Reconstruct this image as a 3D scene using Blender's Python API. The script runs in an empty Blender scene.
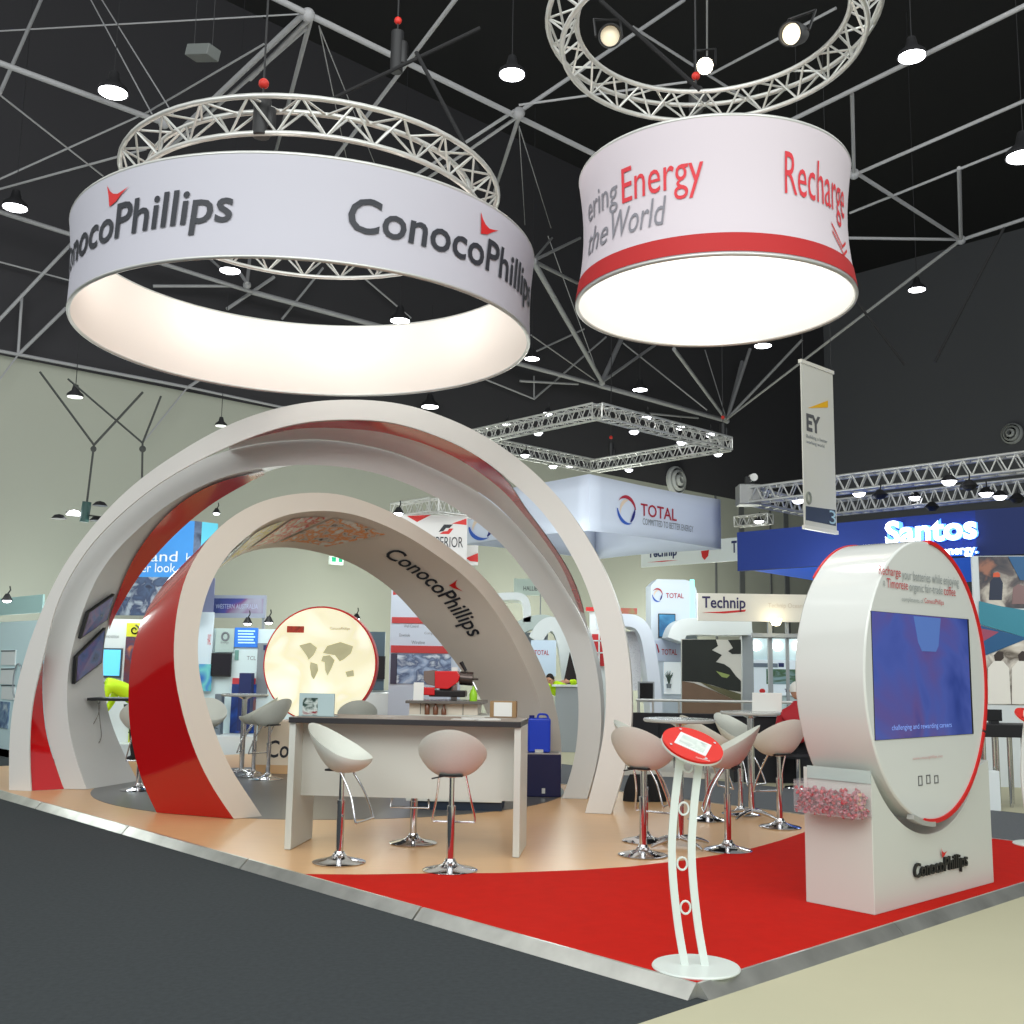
import bpy, math, random
from mathutils import Vector, Matrix
random.seed(7)
sc = bpy.context.scene
COL = sc.collection
PI = math.pi
# ------------------------------------------------------------------ camera
FPX = 1074.0
PITCH = math.radians(8.11)
ROLL = math.radians(0.9)
CAM = Vector((0, 0, 1.6))
PZ = 0.06                       # height of the raised stand floor
FWD = Vector((0, math.cos(PITCH), math.sin(PITCH)))
R0 = Vector((1, 0, 0)); U0 = Vector((0, -math.sin(PITCH), math.cos(PITCH)))
RT = R0 * math.cos(ROLL) + U0 * math.sin(ROLL)
UP = U0 * math.cos(ROLL) - R0 * math.sin(ROLL)
cd = bpy.data.cameras.new('camera'); cam = bpy.data.objects.new('camera', cd); COL.objects.link(cam)
cd.sensor_width = 36; cd.lens = 36 * FPX / 1024; cd.clip_end = 200; cd.clip_start = 0.05
mw = Matrix((RT, UP, -FWD)).transposed().to_4x4(); mw.translation = CAM
cam.matrix_world = mw
sc.camera = cam

def ray(px, py):
    return FWD * FPX + RT * (px - 512) + UP * (512 - py)
def G(px, py, z=PZ):
    d = ray(px, py); t = (z - CAM.z) / d.z
    return CAM + d * t
def proj(v):
    d = Vector(v) - CAM; k = d.dot(FWD)
    return 512 + FPX * d.dot(RT) / k, 512 - FPX * d.dot(UP) / k
def atY(px, py, Y):
    d = ray(px, py); return CAM + d * (Y / d.y)
def hitplane(px, py, p0, n):
    d = ray(px, py); return CAM + d * ((Vector(p0) - CAM).dot(n) / d.dot(n))
def vp_az(px, py):
    d = ray(px, py); return math.atan2(d.y, d.x)
AZ1 = vp_az(1666, 683.6)                # direction right and away
AZ2 = vp_az(-509, 649.0) - PI           # direction left and away, as an x axis
E1 = Vector((math.cos(AZ1), math.sin(AZ1), 0))
E2 = Vector((-math.cos(AZ2), -math.sin(AZ2), 0))

# ------------------------------------------------------------------ materials
def lin(c):
    c = c / 255.0
    return c / 12.92 if c <= 0.04045 else ((c + 0.055) / 1.055) ** 2.4
def rgb(r, g, b): return (lin(r), lin(g), lin(b), 1)
MATS = {}
def mat(name, col, rough=0.5, metal=0.0, emit=0.0, ecol=None, noise=0.0, nscale=40, coat=0.0, trans=0.0, bump=0.0, spec=0.5, alpha=1.0, stretch=None, ior=1.45):
    if name in MATS: return MATS[name]
    m = bpy.data.materials.new(name); m.use_nodes = True
    nt = m.node_tree; b = nt.nodes['Principled BSDF']
    c = rgb(*col)
    b.inputs['Base Color'].default_value = c
    b.inputs['Roughness'].default_value = rough
    b.inputs['Metallic'].default_value = metal
    b.inputs['Specular IOR Level'].default_value = spec
    b.inputs['Coat Weight'].default_value = coat
    b.inputs['Transmission Weight'].default_value = trans
    b.inputs['IOR'].default_value = ior
    b.inputs['Alpha'].default_value = alpha
    if emit:
        b.inputs['Emission Color'].default_value = rgb(*(ecol or col))
        b.inputs['Emission Strength'].default_value = emit
    if noise or bump:
        tc = nt.nodes.new('ShaderNodeTexCoord'); mp = nt.nodes.new('ShaderNodeMapping')
        nz = nt.nodes.new('ShaderNodeTexNoise'); nz.inputs['Scale'].default_value = nscale; nz.inputs['Detail'].default_value = 4
        nt.links.new(tc.outputs['Object'], mp.inputs['Vector']); nt.links.new(mp.outputs['Vector'], nz.inputs['Vector'])
        if stretch: mp.inputs['Scale'].default_value = stretch
        if noise:
            mx = nt.nodes.new('ShaderNodeMix'); mx.data_type = 'RGBA'
            mx.inputs[6].default_value = tuple(x * (1 - noise) for x in c[:3]) + (1,)
            mx.inputs[7].default_value = tuple(min(1, x * (1 + noise)) for x in c[:3]) + (1,)
            nt.links.new(nz.outputs['Fac'], mx.inputs[0]); nt.links.new(mx.outputs[2], b.inputs['Base Color'])
        if bump:
            bp = nt.nodes.new('ShaderNodeBump'); bp.inputs['Strength'].default_value = bump; bp.inputs['Distance'].default_value = 0.01
            nt.links.new(nz.outputs['Fac'], bp.inputs['Height']); nt.links.new(bp.outputs['Normal'], b.inputs['Normal'])
    MATS[name] = m
    return m
def picmat(name, cols, scale=3.0, emit=0.0, seed=0.0, stretch=(1, 1, 1), rough=0.5, detail=6, dist=0.6, fine=0.0):
    """A printed or displayed picture: soft procedural patches running through a list of colours."""
    if name in MATS: return MATS[name]
    m = bpy.data.materials.new(name); m.use_nodes = True
    nt = m.node_tree; b = nt.nodes['Principled BSDF']; b.inputs['Roughness'].default_value = rough
    tc = nt.nodes.new('ShaderNodeTexCoord'); mp = nt.nodes.new('ShaderNodeMapping')
    mp.inputs['Location'].default_value = (seed, seed * 2, seed * 3); mp.inputs['Scale'].default_value = stretch
    nz = nt.nodes.new('ShaderNodeTexNoise'); nz.inputs['Scale'].default_value = scale; nz.inputs['Detail'].default_value = detail
    nz.inputs['Distortion'].default_value = dist
    cr = nt.nodes.new('ShaderNodeValToRGB'); els = cr.color_ramp.elements
    n = len(cols)
    while len(els) < n: els.new(0.5)
    for i, c in enumerate(cols):
        els[i].position = 0.3 + 0.4 * i / (n - 1); els[i].color = rgb(*c)
    nt.links.new(tc.outputs['Object'], mp.inputs['Vector']); nt.links.new(mp.outputs['Vector'], nz.inputs['Vector'])
    nt.links.new(nz.outputs['Fac'], cr.inputs['Fac']); nt.links.new(cr.outputs['Color'], b.inputs['Base Color'])
    if emit:
        nt.links.new(cr.outputs['Color'], b.inputs['Emission Color']); b.inputs['Emission Strength'].default_value = emit
    MATS[name] = m
    return m

# ------------------------------------------------------------------ mesh builder
INV = {}
class MB:
    def __init__(s): s.v = []; s.f = []; s.m = []
    def add(s, vs, fs, mi=0):
        b = len(s.v); s.v += [Vector(v) for v in vs]
        for f in fs: s.f.append(tuple(b + i for i in f)); s.m.append(mi)
        return s
    def box(s, x0, x1, y0, y1, z0, z1, mi=0, M=None):
        vs = [Vector((x, y, z)) for x in (x0, x1) for y in (y0, y1) for z in (z0, z1)]
        if M: vs = [M @ v for v in vs]
        return s.add(vs, [(0, 1, 3, 2), (4, 6, 7, 5), (0, 4, 5, 1), (2, 3, 7, 6), (0, 2, 6, 4), (1, 5, 7, 3)], mi)
    def tube(s, p, q, r, n=8, mi=0, r2=None, cap=True):
        p = Vector(p); q = Vector(q); d = (q - p)
        if d.length < 1e-6: return s
        d.normalize(); a = d.orthogonal().normalized(); b = d.cross(a)
        r2 = r if r2 is None else r2
        vs = [p + (a * math.cos(2 * PI * i / n) + b * math.sin(2 * PI * i / n)) * r for i in range(n)] + \
             [q + (a * math.cos(2 * PI * i / n) + b * math.sin(2 * PI * i / n)) * r2 for i in range(n)]
        fs = [(i, (i + 1) % n, n + (i + 1) % n, n + i) for i in range(n)]
        if cap: fs += [tuple(range(n))[::-1], tuple(range(n, 2 * n))]
        return s.add(vs, fs, mi)
    def path(s, pts, r, n=8, closed=False, mi=0):
        pts = [Vector(p) for p in pts]; k = len(pts); rs = r if isinstance(r, (list, tuple)) else [r] * k
        a = None; vs = []
        for i, p in enumerate(pts):
            if closed: d = pts[(i + 1) % k] - pts[i - 1]
            else: d = pts[min(i + 1, k - 1)] - pts[max(i - 1, 0)]
            d.normalize()
            if a is None: a = d.orthogonal().normalized()
            a = (a - d * a.dot(d)).normalized(); b = d.cross(a)
            vs += [p + (a * math.cos(2 * PI * j / n) + b * math.sin(2 * PI * j / n)) * rs[i] for j in range(n)]
        fs = []
        for i in range(k if closed else k - 1):
            i2 = (i + 1) % k
            fs += [(i * n + j, i * n + (j + 1) % n, i2 * n + (j + 1) % n, i2 * n + j) for j in range(n)]
        if not closed: fs += [tuple(range(n))[::-1], tuple(range((k - 1) * n, k * n))]
        return s.add(vs, fs, mi)
    def lathe(s, prof, n=24, c=(0, 0, 0), mi=0, M=None, a0=0, a1=None):
        c = Vector(c); k = len(prof); vs = []
        for i in range(n):
            a = 2 * PI * i / n
            for (r, z) in prof:
                v = Vector((r * math.cos(a), r * math.sin(a), z))
                vs.append((M @ v if M else v) + c)
        fs = []
        for i in range(n):
            i2 = (i + 1) % n
            for j in range(k - 1):
                if prof[j][0] < 1e-6 and prof[j + 1][0] < 1e-6: continue
                fs.append((i * k + j, i2 * k + j, i2 * k + j + 1, i * k + j + 1))
        return s.add(vs, fs, mi)
    def ball(s, c, r, n=12, mi=0, sc_=(1, 1, 1)):
        prof = [(r * math.sin(PI * j / (n // 2 + 2)), -r * math.cos(PI * j / (n // 2 + 2))) for j in range(n // 2 + 3)]
        return s.lathe(prof, n, c, mi, Matrix.Diagonal(Vector(sc_)))
    def prism(s, poly, fn0, fn1, mi=0):
        """poly: list of 2-D points; fn0, fn1 turn a 2-D point into the front and the back 3-D point"""
        n = len(poly)
        vs = [fn0(*p) for p in poly] + [fn1(*p) for p in poly]
        fs = [tuple(range(n)), tuple(range(n, 2 * n))[::-1]] + [(i, n + i, n + (i + 1) % n, (i + 1) % n) for i in range(n)]
        return s.add(vs, fs, mi)
    def grid(s, fn, nu, nv, mi=0, closed_u=False):
        vs = [fn(i / nu, j / nv) for i in range(nu if closed_u else nu + 1) for j in range(nv + 1)]
        m = nu if closed_u else nu + 1
        fs = [(i * (nv + 1) + j, ((i + 1) % m) * (nv + 1) + j, ((i + 1) % m) * (nv + 1) + j + 1, i * (nv + 1) + j + 1)
              for i in range(nu) for j in range(nv)]
        return s.add(vs, fs, mi)
    def build(s, name, mats, parent=None, smooth=None, world=False, bevel=0.0, seg=2, weld=False, solid=0.0, subsurf=0):
        me = bpy.data.meshes.new(name)
        vs = s.v
        if world and parent is not None:
            inv = INV[parent.name]; vs = [inv @ v for v in vs]
        me.from_pydata([tuple(v) for v in vs], [], s.f)
        ms = mats if isinstance(mats, (list, tuple)) else [mats]
        for m in ms: me.materials.append(m)
        if len(ms) > 1: me.polygons.foreach_set('material_index', s.m)
        import bmesh
        bm = bmesh.new(); bm.from_mesh(me)
        if weld: bmesh.ops.remove_doubles(bm, verts=bm.verts, dist=weld if isinstance(weld, float) else 1e-5)
        bmesh.ops.recalc_face_normals(bm, faces=bm.faces); bm.to_mesh(me); bm.free()
        o = bpy.data.objects.new(name, me); COL.objects.link(o)
        if parent is not None:
            o.parent = parent; INV[o.name] = INV[parent.name]
        if smooth is not None:
            me.polygons.foreach_set('use_smooth', [True] * len(me.polygons))
            me.set_sharp_from_angle(angle=math.radians(smooth))
        if solid:
            md = o.modifiers.new('solid', 'SOLIDIFY'); md.thickness = solid; md.offset = 0
        if bevel:
            md = o.modifiers.new('bevel', 'BEVEL'); md.width = bevel; md.segments = seg; md.limit_method = 'ANGLE'
        if subsurf:
            md = o.modifiers.new('sub', 'SUBSURF'); md.levels = subsurf; md.render_levels = subsurf
        return o
def thing(name, label, cat, loc=(0, 0, 0), rz=0.0, group=None):
    o = bpy.data.objects.new(name, None); COL.objects.link(o)
    o.location = loc; o.rotation_euler = (0, 0, rz); o.empty_display_size = 0.2
    o['label'] = label; o['category'] = cat
    if group: o['group'] = group
    INV[o.name] = (Matrix.Translation(Vector(loc)) @ Matrix.Rotation(rz, 4, 'Z')).inverted()
    return o
def tag(o, label, cat, group=None, kind=None):
    if label: o['label'] = label
    if cat: o['category'] = cat
    if group: o['group'] = group
    if kind: o['kind'] = kind
    return o
def structure(o): o['kind'] = 'structure'; return o
def kids(o): return KIDS.get(o.name, [c for c in COL.objects if c.parent == o])
KIDS = {}
def copy_thing(root, loc, rz=0.0, label=None, group=None, sx=1.0):
    if root.name not in KIDS:
        KIDS[root.name] = [c for c in COL.objects if c.parent == root]
        for c in KIDS[root.name]: KIDS[c.name] = [g for g in COL.objects if g.parent == c]
    r = root.copy(); COL.objects.link(r); r.location = loc; r.rotation_euler = (0, 0, rz); r.scale = (sx, sx, sx)
    if label: r['label'] = label
    if group: r['group'] = group
    for c in KIDS[root.name]:
        d = c.copy(); COL.objects.link(d); d.parent = r
        for g in KIDS[c.name]:
            e = g.copy(); COL.objects.link(e); e.parent = d
    return r

# ------------------------------------------------------------------ lettering
TX = {}
def text_geo(s, bold=0.0, shear=0.0, ext=0.0, space=1.0, res=3):
    key = (s, bold, shear, ext, space, res)
    if key in TX: return TX[key]
    c = bpy.data.curves.new('txt', 'FONT'); c.body = s; c.size = 1; c.offset = bold; c.shear = shear; c.extrude = ext
    c.space_character = space; c.resolution_u = res
    o = bpy.data.objects.new('txt', c); COL.objects.link(o)
    me = bpy.data.meshes.new_from_object(o)
    vs = [v.co.copy() for v in me.vertices]; fs = [tuple(p.vertices) for p in me.polygons]
    bpy.data.objects.remove(o); bpy.data.meshes.remove(me); bpy.data.curves.remove(c)
    x0 = min(v.x for v in vs); x1 = max(v.x for v in vs); y0 = min(v.y for v in vs); y1 = max(v.y for v in vs)
    TX[key] = (vs, fs, x0, x1, y0, y1)
    return TX[key]
def text_map(mb, s, fn, mi=0, **k):
    """fn(u, v): u 0..1 along the word, v 0..1 up its bounding box"""
    vs, fs, x0, x1, y0, y1 = text_geo(s, **k)
    mb.add([fn((v.x - x0) / (x1 - x0), (v.y - y0) / (y1 - y0)) for v in vs], fs, mi)
    return mb

# ------------------------------------------------------------------ upright frames for walls, panels, signs
class Fr:
    """A vertical plane through the point at depth Y seen in column px; local x runs along it, y away from the viewer."""
    def __init__(s, px, Y, az=0.0, zb=0.0, p=None):
        s.O = Vector(p) if p is not None else atY(px, 690, Y)
        s.O = Vector((s.O.x, s.O.y, zb)); s.az = az
        s.U = Vector((math.cos(az), math.sin(az), 0)); s.W = Vector((-math.sin(az), math.cos(az), 0))
    def at(s, px, py, d=0.0):
        h = hitplane(px, py, s.O + s.W * d, s.W)
        return (h - s.O).dot(s.U), h.z - s.O.z
    def rect(s, px0, py0, px1, py1, d=0.0):
        x0, z1 = s.at(px0, py0, d); _, z0 = s.at(px0, py1, d); x1, _ = s.at(px1, (py0 + py1) / 2, d)
        return x0, x1, z0, z1
    def world(s, x, y, z): return s.O + s.U * x + s.W * y + Vector((0, 0, z))
    def thing(s, name, label, cat, group=None): return thing(name, label, cat, tuple(s.O), s.az, group)
def panel(t, fr, name, px0, py0, px1, py1, m, d=0.0, th=0.04, bevel=0.0, **k):
    x0, x1, z0, z1 = fr.rect(px0, py0, px1, py1, d)
    mb = MB(); mb.box(x0, x1, d, d + th, max(z0, 0) if k.get('ground') else z0, z1)
    return mb.build(name, m, t, bevel=bevel)
def letters(t, fr, s, px0, py0, px1, py1, m, d=0.0, name='lettering', **k):
    x0, x1, z0, z1 = fr.rect(px0, py0, px1, py1, d)
    mb = text_map(MB(), s, lambda u, v: Vector((x0 + (x1 - x0) * u, d - 0.006, z0 + (z1 - z0) * v)), **k)
    return mb.build(name, m, t)
# ------------------------------------------------------------------ common materials
white = mat('white_laminate', (222, 221, 216), 0.35)
arch_w = mat('arch_white', (216, 213, 208), 0.38)
gloss_w = mat('gloss_white', (225, 223, 220), 0.12, coat=0.6)
red_gloss = mat('red_gloss', (190, 8, 14), 0.14, coat=0.5)
red_flat = mat('red_vinyl', (205, 28, 28), 0.4)
chrome = mat('chrome', (215, 215, 218), 0.08, 1.0)
steel = mat('brushed_steel', (185, 185, 182), 0.3, 1.0, noise=0.12, nscale=6, stretch=(1, 1, 20))
alu = mat('truss_aluminium', (200, 200, 196), 0.35, 0.55)
black = mat('black_plastic', (20, 20, 22), 0.45)
char = mat('charcoal_lettering', (40, 42, 50), 0.5)
leather = mat('cream_leather', (212, 215, 205), 0.5, noise=0.04, nscale=80, bump=0.05)
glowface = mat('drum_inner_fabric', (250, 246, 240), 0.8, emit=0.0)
# ------------------------------------------------------------------ floors
carpet_dark = mat('charcoal_carpet', (63, 67, 69), 0.95, noise=0.22, nscale=30, bump=0.4, spec=0.1)
carpet_grey = mat('grey_aisle_carpet', (104, 107, 110), 0.95, noise=0.15, nscale=60, spec=0.1)
beige = mat('beige_aisle_floor', (190, 186, 158), 0.75, noise=0.04, nscale=1.4, spec=0.2)
timber = mat('tan_timber_vinyl', (216, 172, 124), 0.30, noise=0.07, nscale=3, stretch=(1, 6, 1), spec=0.5)
red_carpet = mat('red_carpet', (190, 26, 14), 0.85, noise=0.10, nscale=10, bump=0.15, spec=0.15)
oval_grey = mat('dark_grey_vinyl', (92, 90, 88), 0.28, noise=0.06, nscale=6)
K = G(697, 985)
def kp(a, b, z=0.0): return Vector((K.x, K.y, 0)) + E1 * a + E2 * b + Vector((0, 0, z))
WID = (G(994, 839) - K).dot(E1)
mb = MB(); mb.add([(-40, -4, 0), (40, -4, 0), (40, 62, 0), (-40, 62, 0)], [(0, 1, 2, 3)])
structure(mb.build('floor', carpet_dark))
mb = MB(); mb.add([kp(-8, -0.07, .004), kp(30, -0.07, .004), kp(30, -14, .004), kp(-8, -14, .004)], [(0, 1, 2, 3)])
mb.add([kp(WID + 2.6, 30, .004), kp(WID + 2.6, -0.07, .004), kp(30, -0.07, .004), kp(30, 30, .004)], [(0, 1, 2, 3)])
o = mb.build('floor_beige_aisle', beige); structure(o)
mb = MB(); mb.add([kp(WID, 24, .008), kp(WID, -6, .008), kp(WID + 2.55, -6, .008), kp(WID + 2.55, 24, .008)], [(0, 1, 2, 3)])
structure(mb.build('floor_grey_strip', carpet_grey))
# raised stand floor, with its red carpet and timber parts
LEN = 13.0
st = thing('stand_floor', 'low raised exhibition floor of tan timber vinyl and red carpet with metal edging', 'floor platform', tuple(kp(0, 0)))
mb = MB(); P4 = [kp(0.0, 0.0), kp(WID, 0.0), kp(WID, LEN), kp(0.0, LEN)]
mb.prism([(p.x, p.y) for p in P4], lambda x, y: Vector((x, y, 0.002)), lambda x, y: Vector((x, y, PZ)))
mb.build('timber_deck', timber, st, world=True)
red_edge = [(300, 874.5), (360, 875), (424, 874), (500, 873.5), (580, 870.5), (630, 867), (682, 861), (720, 855), (753, 848.5), (780, 841), (803, 833), (820, 826)]
poly = [G(697, 985)]
pr = [G(*p) for p in red_edge]
# start of the red carpet where it meets the left edge of the deck
k0 = (pr[0] - K).dot(E2); poly2 = [K + E1 * 0.0]
left = K + E2 * k0
pts = [Vector((p.x, p.y, 0)) for p in pr]
back = K + E1 * WID
endp = pts[-1]; tb = (endp - K).dot(E2)
ring = [kp(0.0, 0.0)] + [kp(WID, 0.0)] + [kp(WID, tb)] + pts[::-1] + [kp(0.0, k0)]
mb = MB(); mb.prism([(p.x, p.y) for p in ring], lambda x, y: Vector((x, y, PZ + .0005)), lambda x, y: Vector((x, y, PZ + .004)))
tag(mb.build('red_carpet', red_carpet, st, world=True), 'bright red carpet area', None)
mb = MB(); cx, cy, rr = -2.15, 13.75, 2.85
mb.prism([(cx + rr * math.cos(a * 2 * PI / 72), cy + rr * math.sin(a * 2 * PI / 72)) for a in range(72)],
         lambda x, y: Vector((x, y, PZ + .0005)), lambda x, y: Vector((x, y, PZ + .003)))
tag(mb.build('grey_oval', oval_grey, st, world=True), 'dark grey round floor inlay under the arches', None)
edge_m = mat('edge_aluminium', (196, 196, 190), 0.28, 0.7, noise=0.45, nscale=3.5, bump=0.6)  # colour noise paints patchy light reflections into the metal
def edging(a0, b0, a1, b1, na, nb, n):
    """sloped metal trim sections"""
    for i in range(n):
        s0 = i / n; s1 = (i + 1) / n - 0.0015
        p = [kp(a0 + (a1 - a0) * s, b0 + (b1 - b0) * s) for s in (s0, s1)]
        off = E1 * na * 0.075 + E2 * nb * 0.075
        m = MB()
        vs = []
        for q in p: vs += [q + Vector((0, 0, .002)), q + off + Vector((0, 0, .002)), q + Vector((0, 0, PZ + .008)) + off * 0.12, q + Vector((0, 0, PZ + .008)) - off * 0.12]
        m.add(vs, [(0, 1, 2, 3), (7, 6, 5, 4), (1, 5, 6, 2), (2, 6, 7, 3), (0, 3, 7, 4), (0, 4, 5, 1)])
        m.build('edge_trim', edge_m, st, world=True)
edging(0, 0, 0, LEN, -1, 0, 6)
edging(0, 0, WID, 0, 0, -1, 3)
edging(WID, LEN, WID, 0, 1, 0, 5)

# ------------------------------------------------------------------ arches
def cat_pts(P, n=14):
    out = []
    for i in range(len(P) - 1):
        p0 = P[max(i - 1, 0)]; p1 = P[i]; p2 = P[i + 1]; p3 = P[min(i + 2, len(P) - 1)]
        for j in range(n):
            t = j / n
            out.append(0.5 * ((2 * p1) + (p2 - p0) * t + (2 * p0 - 5 * p1 + 4 * p2 - p3) * t * t + (3 * p1 - p0 - 3 * p2 + p3) * t ** 3))
    out.append(P[-1]); return out
def smooth_pts(P, k):
    P = [p.copy() for p in P]
    for _ in range(k):
        Q = [p.copy() for p in P]
        for i in range(1, len(P) - 1): Q[i] = P[i] * 0.5 + (P[i - 1] + P[i + 1]) * 0.25
        P = Q
    return P
def resample(P, N):
    L = [0]
    for a, b in zip(P, P[1:]): L.append(L[-1] + (b - a).length)
    out = []; j = 0
    for i in range(N + 1):
        t = L[-1] * i / N
        while j < len(L) - 2 and L[j + 1] < t: j += 1
        s = (t - L[j]) / max(L[j + 1] - L[j], 1e-9); out.append(P[j].lerp(P[j + 1], s))
    return out
class Plane:
    def __init__(s, a, b, w=0.0):
        a = Vector((a.x, a.y, 0)); b = Vector((b.x, b.y, 0))
        s.U = (b - a).normalized(); s.W = Vector((-s.U.y, s.U.x, 0)); s.p = a + s.W * w; s.c = (a + b) / 2 + s.W * w; s.c.z = 1.05
    def px(s, pts, foot0=True, foot1=True):
        o = [hitplane(x, y, s.p, s.W) for x, y in pts]
        if foot0: o[0].z = PZ + .004
        if foot1: o[-1].z = PZ + .004
        return o
    def theta(s, P): return math.atan2(P.z - s.c.z, (P - s.c).dot(s.U))
NA = 110
def by_theta(pl, P, N=NA, sm=40):
    """sample a left-foot to right-foot curve at even steps of angle about the arch centre"""
    D = smooth_pts(resample(cat_pts(P), 260), sm)
    def un(th): return th if th > -PI / 2 else th + 2 * PI
    th = [un(pl.theta(p)) for p in D]
    out = [D[0]]
    for i in range(1, N):
        t = th[0] + (th[-1] - th[0]) * i / N
        j = 0
        for j in range(len(D) - 1):
            if (th[j] - t) * (th[j + 1] - t) <= 0: break
        k = (t - th[j]) / ((th[j + 1] - th[j]) or 1e-9)
        out.append(D[j].lerp(D[j + 1], min(max(k, 0), 1)))
    out.append(D[-1]); return out
def loft(mb, A, B, mi=0, rows=1):
    n = min(len(A), len(B)); vs = []
    for i in range(n):
        for r in range(rows + 1): vs.append(A[i].lerp(B[i], r / rows))
    k = rows + 1
    mb.add(vs, [(i * k + r, i * k + r + 1, (i + 1) * k + r + 1, (i + 1) * k + r) for i in range(n - 1) for r in range(rows)], mi)
def solid4(mb, FO, FI, BI, BO):
    loft(mb, FO, FI); loft(mb, FI, BI); loft(mb, BI, BO); loft(mb, BO, FO)
    for i in (0, -1): mb.add([FO[i], FI[i], BI[i], BO[i]], [(0, 1, 2, 3)])

A_out = [(9, 791), (8.8, 756), (10, 725), (14.6, 694), (21.5, 668), (29.3, 641), (38, 619.5), (48, 595), (62.5, 566), (78, 544.5), (109, 507), (141, 478), (166, 460.5), (209, 434), (252, 415), (297, 403.4), (336, 399.5), (375, 400), (412, 405.4), (445.5, 417), (477, 431), (502, 446), (525.5, 464), (543, 480), (561.5, 499.5), (581, 527), (600.6, 560), (616, 595), (624, 624.5), (629, 652), (631.5, 680), (632.5, 708), (631, 740), (625, 770), (614, 805), (611, 815)]
A_in = [(31, 790.6), (29.3, 766), (29, 736.7), (31, 709), (35, 686), (44, 656.6), (50, 626), (58.6, 597), (78, 562), (97.7, 536), (125, 510), (156, 485), (197, 461), (229, 446), (246, 438.6), (267, 431), (297, 423), (326, 419.6), (369, 419.6), (395, 422), (424, 431), (449, 440.5), (473, 452), (496, 469), (516, 485.5), (544, 512), (557.7, 531.8), (569, 550), (581, 572), (591, 597), (598.7, 626.5), (603.6, 652), (606, 680), (606.8, 705), (604.8, 730), (600, 757), (593, 784.5), (585, 813)]
B_out = [(64, 789.5), (55.7, 766), (47.9, 740.6), (44, 717), (42.6, 694), (42.6, 674), (44, 656.6), (50, 623), (58.6, 597), (78, 560), (97.7, 535), (125, 509), (156, 484), (197, 461), (228, 450), (258, 443.5), (287, 440.5), (326, 439.6), (369, 446), (399, 454), (428, 466), (457, 480), (486.5, 497), (509, 517), (532, 542.5), (552, 568), (569, 595), (581, 615), (589, 634), (594.8, 656), (598.7, 679), (601.5, 704), (602, 728), (599, 753), (594, 777), (587, 799)]
B_in = [(87, 789.5), (78, 766), (71, 740.6), (67, 717), (66.4, 694), (67.4, 674), (70, 654.7), (75, 637), (80, 619.5), (88, 595), (97.7, 576), (109, 558), (125, 540.6), (140.6, 527), (160, 509), (181.6, 495.7), (199, 486.5), (222.5, 476.7), (248, 470), (277, 466), (306.5, 464.6), (336, 466), (365, 470), (395, 478.6), (422, 490), (443.5, 501), (467, 515), (489, 531), (513, 556), (532, 581.6), (548, 605), (561.6, 628.4), (571, 650), (577, 676), (579, 704), (578, 732), (575.5, 757), (569.6, 778.7), (562, 799)]
PA = Plane(G(20, 791), G(598, 814))
PB = Plane(G(75, 789.5), G(575, 799))
AFO = by_theta(PA, PA.px(A_out)); AFI = by_theta(PA, PA.px(A_in))
BFO = by_theta(PB, PB.px(B_out)); BFI = by_theta(PB, PB.px(B_in))
arch_a = thing('display_arch', 'largest and foremost white arch, its outer band wrapping over the others, with red inner stripes', 'arch', tuple(PA.c.xy) + (PZ,), group=None)
mb = MB(); shk = [0.02 + 0.20 * min(1, max(0, (i / NA - .45) / .3)) for i in range(NA + 1)]
solid4(mb, AFO, AFI, [p + PA.W * k for p, k in zip(AFI, shk)], [p + PA.W * k for p, k in zip(AFO, shk)])
mb.build('arch_band', arch_w, arch_a, world=True, smooth=9, weld=True)
def blend(px, py, k):
    p0 = PA.p.lerp(PB.p, k); n = PA.W.lerp(PB.W, k).normalized(); return hitplane(px, py, p0, n)
# red infill low on the left, between the two bands
lo = [(31, 790.6), (29.3, 766), (29, 736.7), (31, 709), (35, 686), (41, 664), (44, 656)]
hi = [(64, 789.5), (55.7, 766), (47.9, 740.6), (44, 717), (42.6, 694), (43, 672), (44.5, 656)]
q0 = resample(cat_pts([blend(x, y, 0.1) for x, y in lo]), 30); q1 = resample(cat_pts([blend(x, y, 0.97) for x, y in hi]), 30)
q0[0].z = q1[0].z = PZ + .004
mb = MB(); loft(mb, q0, q1); loft(mb, [p + PA.W * .03 + PA.U * -.02 for p in q0], [p + PA.W * .03 + PA.U * -.02 for p in q1])
tag(mb.build('red_infill', red_gloss, arch_a, world=True, smooth=40), 'glossy red inner face', None)
S_ = [(229, 444.5), (246, 438.6), (267, 431), (297, 423), (326, 419.6), (369, 419.6), (395, 422), (424, 431), (449, 440.5), (473, 452), (496, 469), (512, 485), (526, 509), (538, 523), (550, 540.5), (563.5, 560), (573, 577.6), (580, 595), (585, 615), (589, 634)]
L_ = [(229, 445), (250, 438.8), (277, 431.5), (297, 428), (326, 427), (369, 429.6), (395, 434.7), (418, 441), (441.5, 449.5), (465, 462), (488, 478), (510, 497), (527.5, 517), (544, 539), (558, 558.5), (567, 576), (573, 592), (578, 604), (583.5, 619), (589, 634)]
Bo_ = [(229, 450), (258, 443.5), (287, 440.5), (326, 439.6), (369, 446), (399, 454), (428, 466), (457, 480), (486.5, 497), (509, 517), (532, 542.5), (552, 568), (569, 595), (581, 615), (589, 634)]
def cseq(pts, kf, n=70):
    m = len(pts); return smooth_pts(resample(cat_pts([blend(x, y, kf(i / (m - 1))) for i, (x, y) in enumerate(pts)]), n), 4)
qs = cseq(S_, lambda f: 0.04 if f < .6 else 0.04 + ((f - .6) / .4) ** 1.5 * .92); qb = cseq(Bo_, lambda f: 0.97)
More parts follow.
